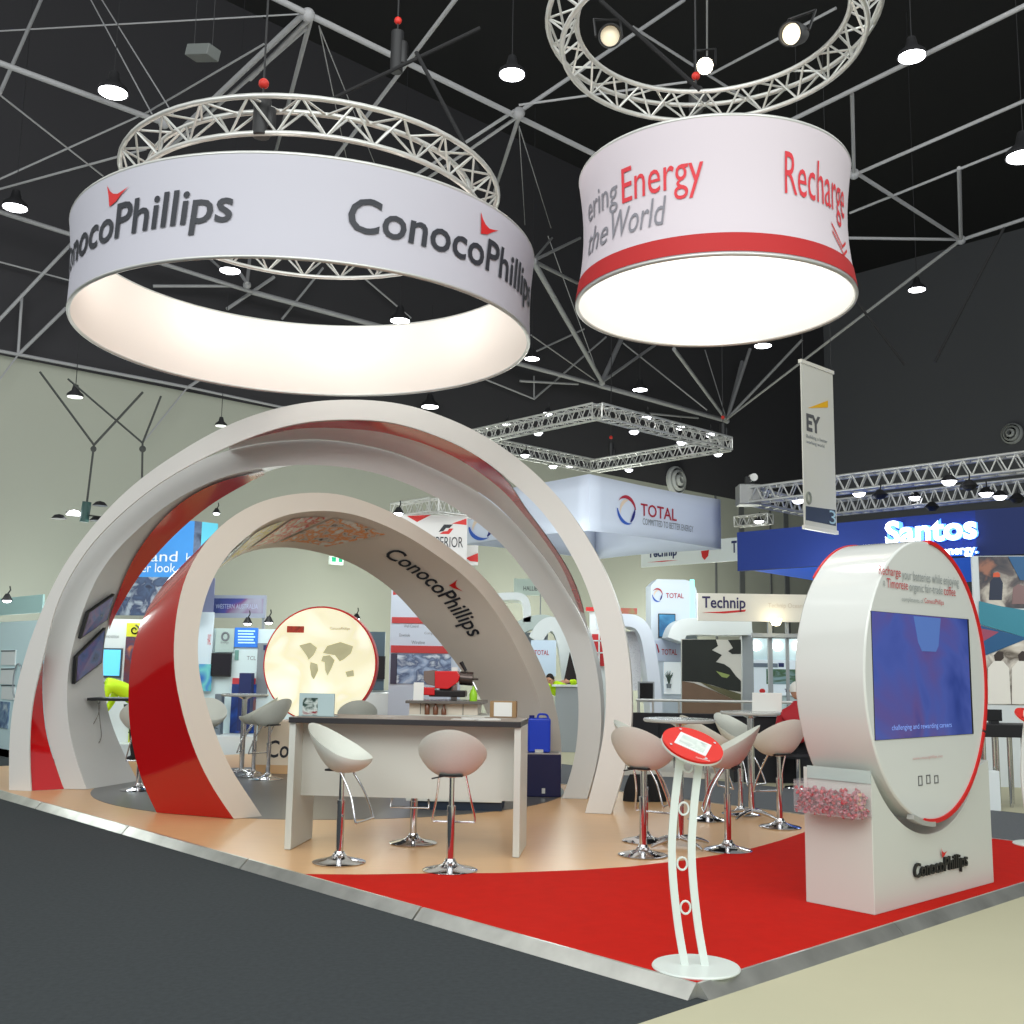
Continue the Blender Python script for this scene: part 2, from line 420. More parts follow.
def vsplit(sf, i, line):
    """v at which the strip across the band crosses the printed line"""
    def dist(q):
        best = 1e9
        for (x0, y0), (x1, y1) in zip(line, line[1:]):
            dx, dy = x1 - x0, y1 - y0; t = max(0, min(1, ((q[0] - x0) * dx + (q[1] - y0) * dy) / (dx * dx + dy * dy)))
            best = min(best, (x0 + dx * t - q[0]) ** 2 + (y0 + dy * t - q[1]) ** 2)
        return best
    return min((k / 40 for k in range(41)), key=lambda v: dist(proj(sf(i, v))))
def med(L, n=6):
    for _ in range(n): L = [L[0]] + [(L[i - 1] + 2 * L[i] + L[i + 1]) / 4 for i in range(1, len(L) - 1)] + [L[-1]]
    return L
sfA = lambda i, v: qs[i].lerp(qb[i], v)
vl = med([vsplit(sfA, i, L_) for i in range(71)])
mb = MB(); loft(mb, qs, qb, rows=4); mb.build('soffit_panel', gloss_w, arch_a, world=True, smooth=80)
def inn(p, c, d): return p - (p - Vector((c.x, c.y, 1.05))).normalized() * d
mb = MB(); i1 = next((i for i in range(40, 71) if vl[i] < .06), 67)
loft(mb, [inn(qs[i], PA.c, .008) for i in range(i1)], [inn(sfA(i, vl[i]), PA.c, .008) for i in range(i1)], rows=2)
mb.build('red_stripe', red_gloss, arch_a, world=True, smooth=80)

arch_b = thing('display_arch', 'second white arch, just inside the largest one, with two screens on its left inner face', 'arch', tuple(PB.c.xy) + (PZ,))
BK_ = [(137.7, 781.6), (125, 756), (112, 727), (105.5, 701.6), (103, 678), (103, 649), (105.5, 629), (113, 615.6), (125, 595), (140.6, 570), (156, 552), (176, 531), (199, 511), (218.6, 497), (238, 486.5), (257.7, 475.7), (270, 469)]
nb = len(BK_)
def wB(f): return 0.98 - 0.60 * f ** 1.4
bk = [hitplane(x, y, PB.p + PB.W * wB(i / (nb - 1)), PB.W) for i, (x, y) in enumerate(BK_)]
bk[0].z = PZ + .004
bk_full = by_theta(PB, bk + [p + PB.W * 0.38 + (p - PB.c).normalized() * 0.095 for p in BFI if (p - PB.c).dot(PB.U) > -0.55])
def outw(P, pl, d):
    o = [p + (Vector((p.x, p.y, p.z)) - Vector((pl.c + pl.W * (p - pl.c).dot(pl.W))[:2] + (pl.c.z,))).normalized() * d for p in P]
    for i in (0, -1): o[i] = P[i] + pl.U * (-d if i == 0 else d); o[i].z = P[i].z
    return o
bko = outw(bk_full, PB, 0.24)
mb = MB(); loft(mb, BFO, BFI, rows=1); loft(mb, BFI, bk_full, rows=6); loft(mb, bk_full, bko); loft(mb, bko, BFO)
for i in (0, -1): mb.add([BFO[i], BFI[i], bk_full[i], bko[i]], [(0, 1, 2, 3)])
mb.build('arch_band', mat('arch_grey_white', (203, 203, 200), 0.4), arch_b, world=True, smooth=9, weld=True)
RI_ = [(105.5, 630), (111, 608), (120, 585), (130, 562), (142.6, 540.6), (162, 517), (181.6, 499.6), (200, 488), (222, 479), (245, 473), (270, 468.6)]
RO_ = [(105.5, 629), (113, 615.6), (125, 595), (140.6, 570), (156, 552), (176, 531), (199, 511), (218.6, 497), (238, 486.5), (257.7, 475.7), (270, 469)]
sfB = lambda i, v: BFI[i].lerp(bk_full[i], v)
ib = [i for i in range(NA + 1) if proj(bk_full[i])[1] < 631 and proj(bk_full[i])[0] < 268]
vr = med([vsplit(sfB, i, RI_) for i in ib]); vr[0] = 1.0
mb = MB(); loft(mb, [inn(sfB(i, v), PB.c, .022) for i, v in zip(ib, vr)], [inn(sfB(i, 1.0), PB.c, .022) + PB.W * .004 for i in ib], rows=3)
mb.build('red_stripe', red_gloss, arch_b, world=True, smooth=80)
scr_m = picmat('arch_screen_picture', [(28, 34, 66), (66, 84, 130), (96, 80, 120), (30, 44, 84)], 3.2, emit=0.15, rough=0.15)
def findB(px, py):
    best = min(((i, k / 30) for i in range(5, 60) for k in range(31)), key=lambda q: (lambda r: (r[0] - px) ** 2 + (r[1] - py) ** 2)(proj(sfB(*q))))
    return inn(sfB(*best), PB.c, .04)
for quad in ([(76, 637), (84, 610), (112, 589), (104.5, 616)], [(70, 681), (72, 654), (101, 630), (98.6, 660)]):
    c3 = [findB(*q) for q in quad]
    n = (c3[1] - c3[0]).cross(c3[3] - c3[0]).normalized(); n = n if n.dot(CAM - c3[0]) > 0 else -n
    mb = MB(); mb.add([p - n * .02 for p in c3] + [p + n * .02 for p in c3], [(0, 1, 2, 3), (4, 5, 6, 7), (0, 1, 5, 4), (1, 2, 6, 5), (2, 3, 7, 6), (3, 0, 4, 7)])
    s = mb.build('wall_screen', black, arch_b, world=True)
    ce = (c3[0] + c3[1] + c3[2] + c3[3]) / 4
    mb = MB(); mb.add([p.lerp(ce, .09) + n * .023 for p in c3], [(0, 1, 2, 3)]); mb.build('display', scr_m, s, world=True)
# small shelf below the screens with a hanging cable
t = thing('slim_shelf', 'thin dark shelf projecting from the inner left arch below the two screens', 'shelf', tuple(atY(87, 699, 13.45)))
mb = MB(); a = atY(87, 697.8, 13.45); b = atY(150, 697.8, 13.45)
mb.box(a.x, b.x, a.y, a.y + .42, a.z - .035, a.z); mb.build('shelf_board', black, t, world=True, bevel=.004)
mb = MB(); mb.path(cat_pts([atY(*p, 13.6) for p in [(100, 701), (98, 715), (88, 733), (83, 742), (86, 748), (94, 748), (101, 738), (100, 722), (98, 703)]], 5), .006, 6)
mb.build('hanging_cable', mat('grey_cable', (120, 116, 110), 0.6), t, world=True)

C_out = [(233.8, 819), (217, 795), (201.6, 768), (188, 733), (179, 699.5), (174.5, 677), (173, 649), (175.7, 618), (179.6, 594.7), (187, 571), (198, 552), (214.7, 530), (234, 515), (254, 503.5), (277, 496.5), (306.5, 492.3), (338, 493.5), (365, 501), (389, 511), (412, 522.6), (434, 536.5), (458, 554), (479.5, 572), (499, 595), (518.6, 622.6), (532, 646), (543, 669), (552, 693), (559, 722), (562, 749), (561.5, 770), (559, 791)]
C_in = [(262, 816.7), (246.5, 793), (229, 766), (215, 732.7), (205.5, 701.5), (199.5, 678), (197, 649), (200, 618), (206, 594.7), (213.7, 575), (223, 559.6), (238, 543.5), (257.7, 527), (273, 518.7), (297, 512), (328, 510.5), (350, 513), (365.5, 517.5), (389, 527), (414, 540), (437.7, 556), (460, 572), (479.5, 591), (499, 616.7), (514.7, 644), (526.3, 668), (536, 689), (542, 711), (545, 735), (545.5, 755), (544.5, 775), (541, 791.5)]
PC = Plane((G(234, 819) + G(262, 817)) / 2, G(551, 791))
wC = (G(156.6, 813) - PC.p).dot(PC.W)
PC2 = Plane((G(234, 819) + G(262, 817)) / 2, G(551, 791), wC)
PC2.c = PC.c + PC.W * wC + PC.U * ((G(156.6, 813) - PC.p).dot(PC.U)); PC2.c.z = 1.05
CFO = by_theta(PC, PC.px(C_out)); CFI = by_theta(PC, PC.px(C_in))
CBOl = PC2.px([(156.6, 813), (150, 799), (143, 785.5), (135, 758), (130, 731), (128, 703), (128.8, 676.7), (132.7, 647), (139.5, 624), (149, 604.5), (161, 587), (174, 573), (189, 558)], True, False)
CBIr = PC2.px([(236, 556), (252, 550.5), (275, 547), (297, 548), (326, 554), (345, 560), (367, 571.5), (393.5, 590.7), (420, 619.8), (441, 643.5), (457, 664.6), (472.6, 685), (483, 703), (490, 722), (494, 745), (495, 765), (492, 788)], False, True)
def inw(P, pl, d): return [p - (p - pl.c).normalized() * d for p in P]
cb = inw(CBOl, PC2, 0.27); cb[0] = CBOl[0] + PC2.U * .33; cb[0].z = PZ + .004
CBI = by_theta(PC2, cb[:-1] + CBIr)
co = [p + (p - PC2.c).normalized() * .27 for p in CBIr[2:]]; co[-1] = CBIr[-1] + PC2.U * .27; co[-1].z = PZ + .004
CBO = by_theta(PC2, CBOl + co)
arch_c = thing('display_arch', 'smallest inner arch, turned the other way, glossy red outside and white inside with pictures', 'arch', tuple(PC.c.xy) + (PZ,))
mb = MB(); loft(mb, CFO, CFI); loft(mb, CFI, CBI, rows=4); loft(mb, CBI, CBO)
for i in (0, -1): mb.add([CFO[i], CFI[i], CBI[i], CBO[i]], [(0, 1, 2, 3)])
mb.build('arch_band', mat('arch_warm_white', (214, 204, 192), 0.4), arch_c, world=True, smooth=9, weld=True)
mb = MB(); loft(mb, CFO, CBO, rows=4); mb.build('outer_skin', red_gloss, arch_c, world=True, smooth=60)
def csurf(f, v, off=0.012):
    """f: 0..1 along the arch from left foot, v: 0 front edge .. 1 back edge, on the inner face"""
    x = min(max(f, 0), 0.99999) * NA; i = int(x); k = x - i
    a = CFI[i].lerp(CFI[i + 1], k); b = CBI[i].lerp(CBI[i + 1], k); p = a.lerp(b, v)
    return p - (p - PC.c.lerp(PC2.c, v)).normalized() * off
def cfind(px, py, v):
    return min((i / 1000 for i in range(1001)), key=lambda f: (lambda q: (q[0] - px) ** 2 + (q[1] - py) ** 2)(proj(csurf(f, v))))
photos = [((226, 252), [(196, 206, 190), (90, 120, 150), (226, 226, 214)], 'a'), ((256, 288), [(228, 226, 214), (216, 210, 190), (206, 190, 60), (206, 206, 190), (140, 150, 130)], 'b'),
          ((293, 330), [(214, 210, 196), (228, 226, 220), (196, 50, 40), (206, 180, 150), (228, 226, 220)], 'c'), ((335, 388), [(232, 228, 220), (216, 210, 200), (226, 140, 60), (206, 200, 190), (60, 50, 50)], 'd')]
for (xa, xb), cols, k in photos:
    fa = min((i / 1000 for i in range(200, 800)), key=lambda f: abs(proj(csurf(f, .1))[0] - xa)); fb = min((i / 1000 for i in range(200, 800)), key=lambda f: abs(proj(csurf(f, .1))[0] - xb))
    mb = MB(); mb.grid(lambda u, v: csurf(fa + (fb - fa) * u, .12 + .66 * v, .012), 8, 3)
    mb.build('photo_print', picmat('arch_photo_' + k, cols, 9.0, dist=0.1, rough=0.25, seed=ord(k)), arch_c, world=True, smooth=60)
LOGO = 'ConocoPhillips'
_, _, lx0, lx1, _, _ = text_geo(LOGO, bold=0.012, shear=0.1)
cw = text_geo('Conoco', bold=0.012, shear=0.1); PU = (cw[3] - lx0) / (lx1 - lx0)
MARK = [(0, 1), (.06, .55), (.10, .0), (.42, .12), (.70, .38), (1, .60), (.72, .50), (.50, .44), (.30, .52), (.14, .70)]
def mark_map(mb, fn, u0=None, du=0.11, v0=1.0, dv=0.48, mi=0):
    u0 = PU - 0.035 if u0 is None else u0
    pts = [fn(u0 + du * x, v0 + dv * y) for x, y in MARK]
    mb.add(pts, [(0, 1, 9), (1, 2, 9), (9, 2, 8), (8, 2, 3), (8, 3, 7), (7, 3, 4), (7, 4, 6), (6, 4, 5)], mi); return mb
f0 = cfind(380, 556, .60); f1 = cfind(466, 638, .60)
def soffit_text(u, v):
    f = f0 + (f1 - f0) * u; vm = .60; e = .004
    T_ = (csurf(f + e, vm) - csurf(f - e, vm)) / (2 * e); V_ = (csurf(f, vm + .1) - csurf(f, vm - .1)) / .2
    c = V_.dot(T_) / T_.dot(T_); h = (v * TH) / (V_ - T_ * c).length
    return csurf(f + c * h, vm - h, .014)
TH = .31
mb = text_map(MB(), LOGO, soffit_text, bold=0.012, shear=0.1); mb.build('lettering', char, arch_c, world=True)
tag(mark_map(MB(), soffit_text).build('company_mark', red_flat, arch_c, world=True), 'small red tick mark', None)

# ------------------------------------------------------------------ hanging fabric rings
RING = dict(c=Vector((-2.02, 10.11, 0)), r0=2.17, r1=2.20, z0=4.70, z1=5.535)
DRUM = dict(c=Vector((1.71, 8.92, 0)), r0=1.19, r1=1.165, z0=4.70, z1=5.83)
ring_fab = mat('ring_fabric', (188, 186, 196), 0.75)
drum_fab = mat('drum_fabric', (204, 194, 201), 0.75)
def rp(R, a, v, off=0.0):
    r = R['r0'] + (R['r1'] - R['r0']) * v - R.get('waist', 0) * math.sin(PI * v) + off
    return R['c'] + Vector((r * math.cos(a), r * math.sin(a), R['z0'] + (R['z1'] - R['z0']) * v))
DRUM['waist'] = 0.055; RING['waist'] = 0.02
def fabric_ring(R, name, label, fab, fab_in):
    t = thing(name, label, 'hanging banner', tuple(R['c'] + Vector((0, 0, R['z0']))))
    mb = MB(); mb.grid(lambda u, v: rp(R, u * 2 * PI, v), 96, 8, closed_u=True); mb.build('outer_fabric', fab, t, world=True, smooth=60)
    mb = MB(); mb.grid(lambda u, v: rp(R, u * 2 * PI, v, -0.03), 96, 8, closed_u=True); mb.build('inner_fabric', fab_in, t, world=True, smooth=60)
    for k, v in (('bottom_hoop', 0), ('top_hoop', 1)):
        mb = MB(); mb.path([rp(R, i * 2 * PI / 96, v, -0.015) for i in range(96)], 0.018, 8, closed=True); mb.build(k, alu, t, world=True, smooth=60)
    return t
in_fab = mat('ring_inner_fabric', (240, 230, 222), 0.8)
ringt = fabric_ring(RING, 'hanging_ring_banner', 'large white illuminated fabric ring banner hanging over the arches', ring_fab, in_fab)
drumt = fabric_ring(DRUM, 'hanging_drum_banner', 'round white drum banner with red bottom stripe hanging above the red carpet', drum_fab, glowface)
# red stripe around the bottom of the drum
mb = MB(); mb.grid(lambda u, v: rp(DRUM, u * 2 * PI, 0.015 + 0.14 * v, 0.006), 96, 2, closed_u=True)
tag(mb.build('bottom_stripe', mat('stripe_red', (176, 22, 24), .6), drumt, world=True, smooth=60), 'red band around the bottom', None)
def cyl_angle(R, px, py):
    d = ray(px, py).normalized(); a = d.x ** 2 + d.y ** 2; o = CAM - R['c']; b = 2 * (o.x * d.x + o.y * d.y)
    c = o.x ** 2 + o.y ** 2 - ((R['r0'] + R['r1']) / 2) ** 2; q = max(b * b - 4 * a * c, 0); t = (-b - math.sqrt(q)) / (2 * a)
    h = CAM + d * t; return math.atan2(h.y - R['c'].y, h.x - R['c'].x), (h.z - R['z0']) / (R['z1'] - R['z0'])
def ring_text(R, s, a_px0, a_px1, u1, v0, v1, **k):
    """two anchors: word starts at a_px0 and reaches fraction u1 of its width at a_px1"""
    a0 = cyl_angle(R, *a_px0)[0]; a1 = cyl_angle(R, *a_px1)[0]
    return lambda u, v: rp(R, a0 + (a1 - a0) * u / u1, v0 + (v1 - v0) * v, 0.010)
fn = ring_text(RING, LOGO, (348, 225), (485, 268), PU, 0.20, 0.66)
mb = text_map(MB(), LOGO, fn, bold=0.015, shear=0.1); mb.build('lettering', char, ringt, world=True)
mark_map(MB(), fn).build('company_mark', red_flat, ringt, world=True)
aP = cyl_angle(RING, 112, 225)[0]; aS = cyl_angle(RING, 232, 215)[0]
fn2 = lambda u, v: rp(RING, aP + (aS - aP) * (u - PU) / (1 - PU), 0.22 + 0.46 * v, 0.010)
mb = text_map(MB(), LOGO, fn2, bold=0.015, shear=0.1); mb.build('lettering', char, ringt, world=True)
mark_map(MB(), fn2).build('company_mark', red_flat, ringt, world=True)
thin_grey = mat('grey_lettering', (128, 126, 134), 0.6); red_txt = mat('red_lettering', (206, 50, 60), 0.6)
def drum_text(s, pa, pb, v0, v1, m, **k):
    a0 = cyl_angle(DRUM, *pa)[0]; a1 = cyl_angle(DRUM, *pb)[0]
    mb = text_map(MB(), s, lambda u, v: rp(DRUM, a0 + (a1 - a0) * u, v0 + (v1 - v0) * v, 0.008), **k)
    mb.build('lettering', m, drumt, world=True)
drum_text('ering', (583, 215), (613, 205), .48, .73, thin_grey)
drum_text('Energy', (618, 190), (703, 175), .43, .77, red_txt)
drum_text('the', (584, 245), (604, 240), .27, .47, thin_grey, shear=.15)
drum_text('World', (607, 235), (664, 215), .265, .48, thin_grey, shear=.15)
drum_text('Recharge', (788, 170), (849.5, 190), .375, .775, red_txt)
mb = MB()
aa = cyl_angle(DRUM, 836, 220)[0]; ab = cyl_angle(DRUM, 849, 235)[0]
for k in (0, .06):
    for (u0, w0_, u1, w1_) in ((0, .35, .6, .21), (.6, .21, 1, .27)):
        mb.grid(lambda u, v: rp(DRUM, aa + (ab - aa) * (u0 + (u1 - u0) * u), w0_ + (w1_ - w0_) * u - k + .022 * v, .008), 6, 1)
mb.build('chevron_mark', red_flat, drumt, world=True)

# ------------------------------------------------------------------ circular trusses
def ring_truss(name, label, c, R, z, h, w, nseg):
    t = thing(name, label, 'truss', (c.x, c.y, z))
    P = lambda a, k: Vector((c.x + (R - (w / 2 if k == 1 else 0) - (w if k == 3 else 0)) * math.cos(a), c.y + (R - (w / 2 if k == 1 else 0) - (w if k == 3 else 0)) * math.sin(a), z + (0 if k == 1 else h)))
    for k, nm in ((0, 'outer_chord'), (1, 'lower_chord'), (3, 'inner_chord')):
        mb = MB(); mb.path([P(i * 2 * PI / 64, k) for i in range(64)], .024, 8, closed=True); mb.build(nm, alu, t, world=True, smooth=60)
    mb = MB()
    for i in range(nseg):
        a = i * 2 * PI / nseg; b = (i + .5) * 2 * PI / nseg; c2 = (i + 1) * 2 * PI / nseg
        for p, q in ((0, 1), (3, 1), (0, 3)):
            mb.tube(P(a, p), P(b, q), .011, 6); mb.tube(P(b, q), P(c2, p), .011, 6)
    mb.build('bracing', alu, t, world=True, smooth=60)
    return t
rt1 = ring_truss('circular_truss', 'round aluminium lighting truss above the large white ring banner', Vector((-2.02, 10.16, 0)), 1.83, 5.98, .26, .26, 26)
rt2 = ring_truss('circular_truss', 'round aluminium lighting truss above the white drum banner', Vector((1.71, 8.9, 0)), 1.46, 7.10, .24, .26, 22)
# ------------------------------------------------------------------ kiosk
FK = Fr(0, 0, math.radians(42.06), PZ + .004, p=G(875, 916))
kw, _ = FK.at(994, 883); _, kh = FK.at(873, 772)
kio = FK.thing('display_kiosk', 'white kiosk box holding a tall round panel with blue screen, on the red carpet', 'kiosk')
DF = -0.05      # front of the disc in front of the box face
xl, _ = FK.at(865, 690, DF); xr, _ = FK.at(985.5, 690, DF); _, zt = FK.at(913, 539, DF); _, zb_ = FK.at(927, 822, DF)
dr = (zt - zb_) / 2; dcz = (zt + zb_) / 2; dcx = (xl + xr) / 2; drx = (xr - xl) / 2
DB = 0.47
def arc_pts(cx, cz, rx, rz_, a0, a1, n): return [(cx + rx * math.cos(a0 + (a1 - a0) * i / n), cz + rz_ * math.sin(a0 + (a1 - a0) * i / n)) for i in range(n + 1)]
nr = 1.10; kd = 0.50
a_hit = math.asin((kh - dcz) / (dr * nr))
notch = [p for p in arc_pts(dcx + .05, dcz, drx * nr, dr * nr, PI - a_hit, 2 * PI + a_hit, 48) if .02 < p[0] < kw - .02 and p[1] < kh - .002]
prof = [(0, 0), (kw, 0), (kw, kh)] + notch[::-1] + [(0, kh)]
mb = MB()
mb.prism(prof, lambda x, z: Vector((x, 0, z)), lambda x, z: Vector((x, kd, z)))
mb.build('kiosk_box', mat('kiosk_white', (206, 208, 200), 0.35), kio, bevel=.004)
disc = arc_pts(dcx, dcz, drx, dr, 0, 2 * PI, 96)[:-1]
mb = MB(); mb.prism(disc, lambda x, z: Vector((x, DF, z)), lambda x, z: Vector((x, DB, z)))
mb.build('round_panel', mat('kiosk_gloss', (214, 216, 212), 0.16, coat=.4), kio, smooth=30, bevel=.012)
def rim(name, a0, a1, y0, y1, r0, r1, m, lab=None, n=60):
    mb = MB(); A = arc_pts(dcx, dcz, drx + r0, dr + r0, a0, a1, n); B = arc_pts(dcx, dcz, drx + r1, dr + r1, a0, a1, n); vs = []
    for (p, q) in zip(A, B): vs += [(p[0], y0, p[1]), (q[0], y0, q[1]), (q[0], y1, q[1]), (p[0], y1, p[1])]
    fs = [(4 * i + j, 4 * i + (j + 1) % 4, 4 * i + 4 + (j + 1) % 4, 4 * i + 4 + j) for i in range(n) for j in range(4)] + [(0, 1, 2, 3), (4 * n, 4 * n + 1, 4 * n + 2, 4 * n + 3)]
    mb.add(vs, fs); o = mb.build(name, m, kio, smooth=40)
    if lab: o['label'] = lab
rim('red_rim', -1.75, -.42, DF - .012, DF + .06, -.014, .014, red_flat, 'thin red rim on the right side')
rim('red_rim', -.40, 1.50, DF - .012, DF + .06, -.014, .014, red_flat, 'thin red rim on the right side')
rim('red_rim', 1.3, 2.35, DB - .012, DB + .004, -.01, .006, red_flat, 'thin red rim at the back edge', 40)
rim('chrome_tube', -1.95, -1.60, DF - .02, DF + .03, .004, .035, alu, 'chrome tube at the bottom', 16)
x0, x1, z0, z1 = FK.rect(868.5, 610.5, 969.5, 741, DF)
x0, _ = FK.at(871.5, 640, DF); x1, _ = FK.at(970, 660, DF)
mb = MB(); mb.box(x0, x1, DF - .005, DF + .02, z0, z1); scr = mb.build('screen', black, kio, bevel=.003)
kscr = picmat('kiosk_screen_picture', [(34, 46, 104), (48, 64, 132), (66, 80, 150), (84, 72, 128), (44, 60, 130)], 1.3, emit=0.40, rough=0.1, detail=3, seed=4)
mb = MB(); mb.box(x0 + .002, x1 - .03, DF - .0065, DF - .005, z0 + .003, z1 - .003); mb.build('display', kscr, scr)
mb = MB(); xa = x0 + (x1 - x0) * .40; xb = x0 + (x1 - x0) * .68
mb.prism([(xa, z1 - .012), (xb, z1 - .012), (xb - .05, z1 - .21), (xb - .09, z1 - .25), (xa + .10, z1 - .25), (xa + .05, z1 - .19)], lambda x, z: Vector((x, DF - .0085, z)), lambda x, z: Vector((x, DF - .0068, z)))
mb.build('display_shape', mat('screen_light_blue', (80, 108, 170), .2, emit=.4), scr)
kt = lambda s, *a, **k: letters(kio, FK, s, *a, d=DF - .002, **k)
tg = mat('thin_grey_print', (140, 146, 146), .6); tr = mat('thin_red_print', (186, 60, 66), .6)
kt('Recharge', 877.8, 565, 899.9, 577, tr); kt('your batteries while enjoying', 901, 569.5, 957.7, 582, tg)
kt('a', 882.5, 580.5, 884.5, 585.5, tg); kt('Timorese', 886, 578, 907, 587.5, tr); kt('organic fair-trade', 908.5, 582, 941.7, 593.5, tg); kt('coffee', 943, 586, 954.7, 595, tr)
kt('compliments of', 901, 596.5, 922.5, 602.5, tg); kt('ConocoPhillips', 923.6, 598, 943, 604.5, tr)
kt('challenging and rewarding careers', 891, 725, 951, 732, mat('screen_text', (120, 150, 220), .4, emit=.5)) ['label'] = 'faint caption on the screen'
kt('www.conocophillips.com', 912, 757, 942, 761, mat('faint_red_print', (200, 150, 150), .6))
mb = MB()
for (a, b, c2, e) in ((918, 776, 922, 786), (926, 775, 930, 784), (934, 775.5, 938, 783.5)):
    x0, x1, z0, z1 = FK.rect(a, b, c2, e, DF); w_ = .006; y = DF - .004
    mb.box(x0, x0 + w_, y, DF, z0, z1); mb.box(x1 - w_, x1, y, DF, z0, z1); mb.box(x0, x1, y, DF, z1 - w_, z1); mb.box(x0, x1, y, DF, z0, z0 + w_)
mb.build('icon_print', mat('icon_grey', (96, 96, 96), .6), kio)
x0, x1, z0, z1 = FK.rect(912, 863.5, 966, 883, -.0)
km = lambda u, v: Vector((x0 + (x1 - x0) * u, -.014, z0 + (z1 - z0) * v))
mb = MB(); vs, fs, *_r = text_geo(LOGO, bold=.014, shear=.1, ext=.04)
X0, X1, Y0, Y1 = _r
mb.add([(x0 + (x1 - x0) * (v.x - X0) / (X1 - X0), -.012 + v.z * .2, z0 + (z1 - z0) * (v.y - Y0) / (Y1 - Y0)) for v in vs], fs)
mb.build('raised_lettering', mat('raised_black', (24, 26, 26), .4), kio)
mark_map(MB(), km, du=.12, v0=.98, dv=.55).build('company_mark', red_flat, kio)
# acrylic candy box on the left end of the kiosk
acr = mat('clear_acrylic', (236, 226, 228), 0.05, alpha=0.10)
ct = thing('acrylic_candy_box', 'clear acrylic candy box fixed to the left side of the white kiosk', 'box', tuple(FK.world(-.09, .23, FK.at(868, 818)[1])), FK.az)
czb = FK.at(868, 818)[1]; czt = FK.at(869, 771)[1]; hh = czt - czb
mb = MB(); W2, D2 = .085, .235
mb.box(-W2, W2, -D2, D2, 0, .006); mb.box(-W2, -W2 + .006, -D2, D2, 0, hh * .70); mb.box(-W2, W2, -D2, -D2 + .006, 0, hh * .72); mb.box(-W2, W2, D2 - .006, D2, 0, hh * .72)
mb.box(W2 - .006, W2, -D2, D2, 0, hh)
mb.build('tank', acr, ct)
mb = MB(); mb.box(W2 - .004, W2 + .002, -D2, D2, hh * .72, hh); mb.build('back_plate', mat('frosted_acrylic', (190, 206, 200), .3, alpha=.9), ct)
cm = [mat('candy_red', (176, 16, 36), .25, coat=.5), mat('candy_pale', (176, 110, 120), .2, coat=.5), mat('candy_dark', (110, 16, 30), .25, coat=.5), mat('candy_tan', (206, 160, 128), .35)]
def candy(m, lab, ms):
    t = thing('wrapped_candy', lab, 'candy', tuple(FK.world(-.09, .23, czb)), 0, 'wrapped candies in the acrylic box')
    mb = MB(); mb.ball((0, 0, 0), .014, 8, sc_=(1.15, .85, .8)); mb.build('candy_body', ms[0], t, smooth=50)
    mb = MB()
    for s in (-1, 1):
        mb.lathe([(.003, 0), (.014, .016), (.012, .017), (.001, .004)], 7, (s * .014, 0, 0), M=Matrix.Rotation(s * PI / 2, 3, 'Y'))
    mb.build('wrapper_twist', ms[1], t, smooth=50); return t
LABC = 'small wrapped candy in the clear box on the side of the white kiosk'
protos = [candy(cm[0], LABC, (cm[0], cm[1])), candy(cm[1], LABC, (cm[1], cm[0])), candy(cm[2], LABC, (cm[2], cm[1])), candy(cm[3], LABC, (cm[3], cm[1]))]
rnd = random.Random(3); nC = 0; used = set()
for lay in range(5):
    for j in range(11):
        for i in range(3):
            lx = -.055 + .052 * i + rnd.uniform(-.008, .008); ly = -.205 + .041 * j + rnd.uniform(-.01, .01); lz = .022 + .030 * lay + rnd.uniform(-.004, .004)
            if lay == 4 and rnd.random() < .45: continue
            if i == 2 and 0 < lay < 4 and 0 < j < 10: continue
            k = 3 if (j <= 1 and i > 0 and lay > 0) else rnd.choice([0, 0, 1, 2, 0, 1])
            c, s = math.cos(FK.az), math.sin(FK.az)
            b0 = FK.world(-.09, .23, czb); loc = (b0.x + lx * c - ly * s, b0.y + lx * s + ly * c, b0.z + lz)
            if k not in used:
                used.add(k); o = protos[k]; o.location = loc
            else: o = copy_thing(protos[k], loc)
            o.rotation_euler = (rnd.uniform(-1, 1), rnd.uniform(-1, 1), rnd.uniform(0, 6.3)); o.scale = (1.12,) * 3

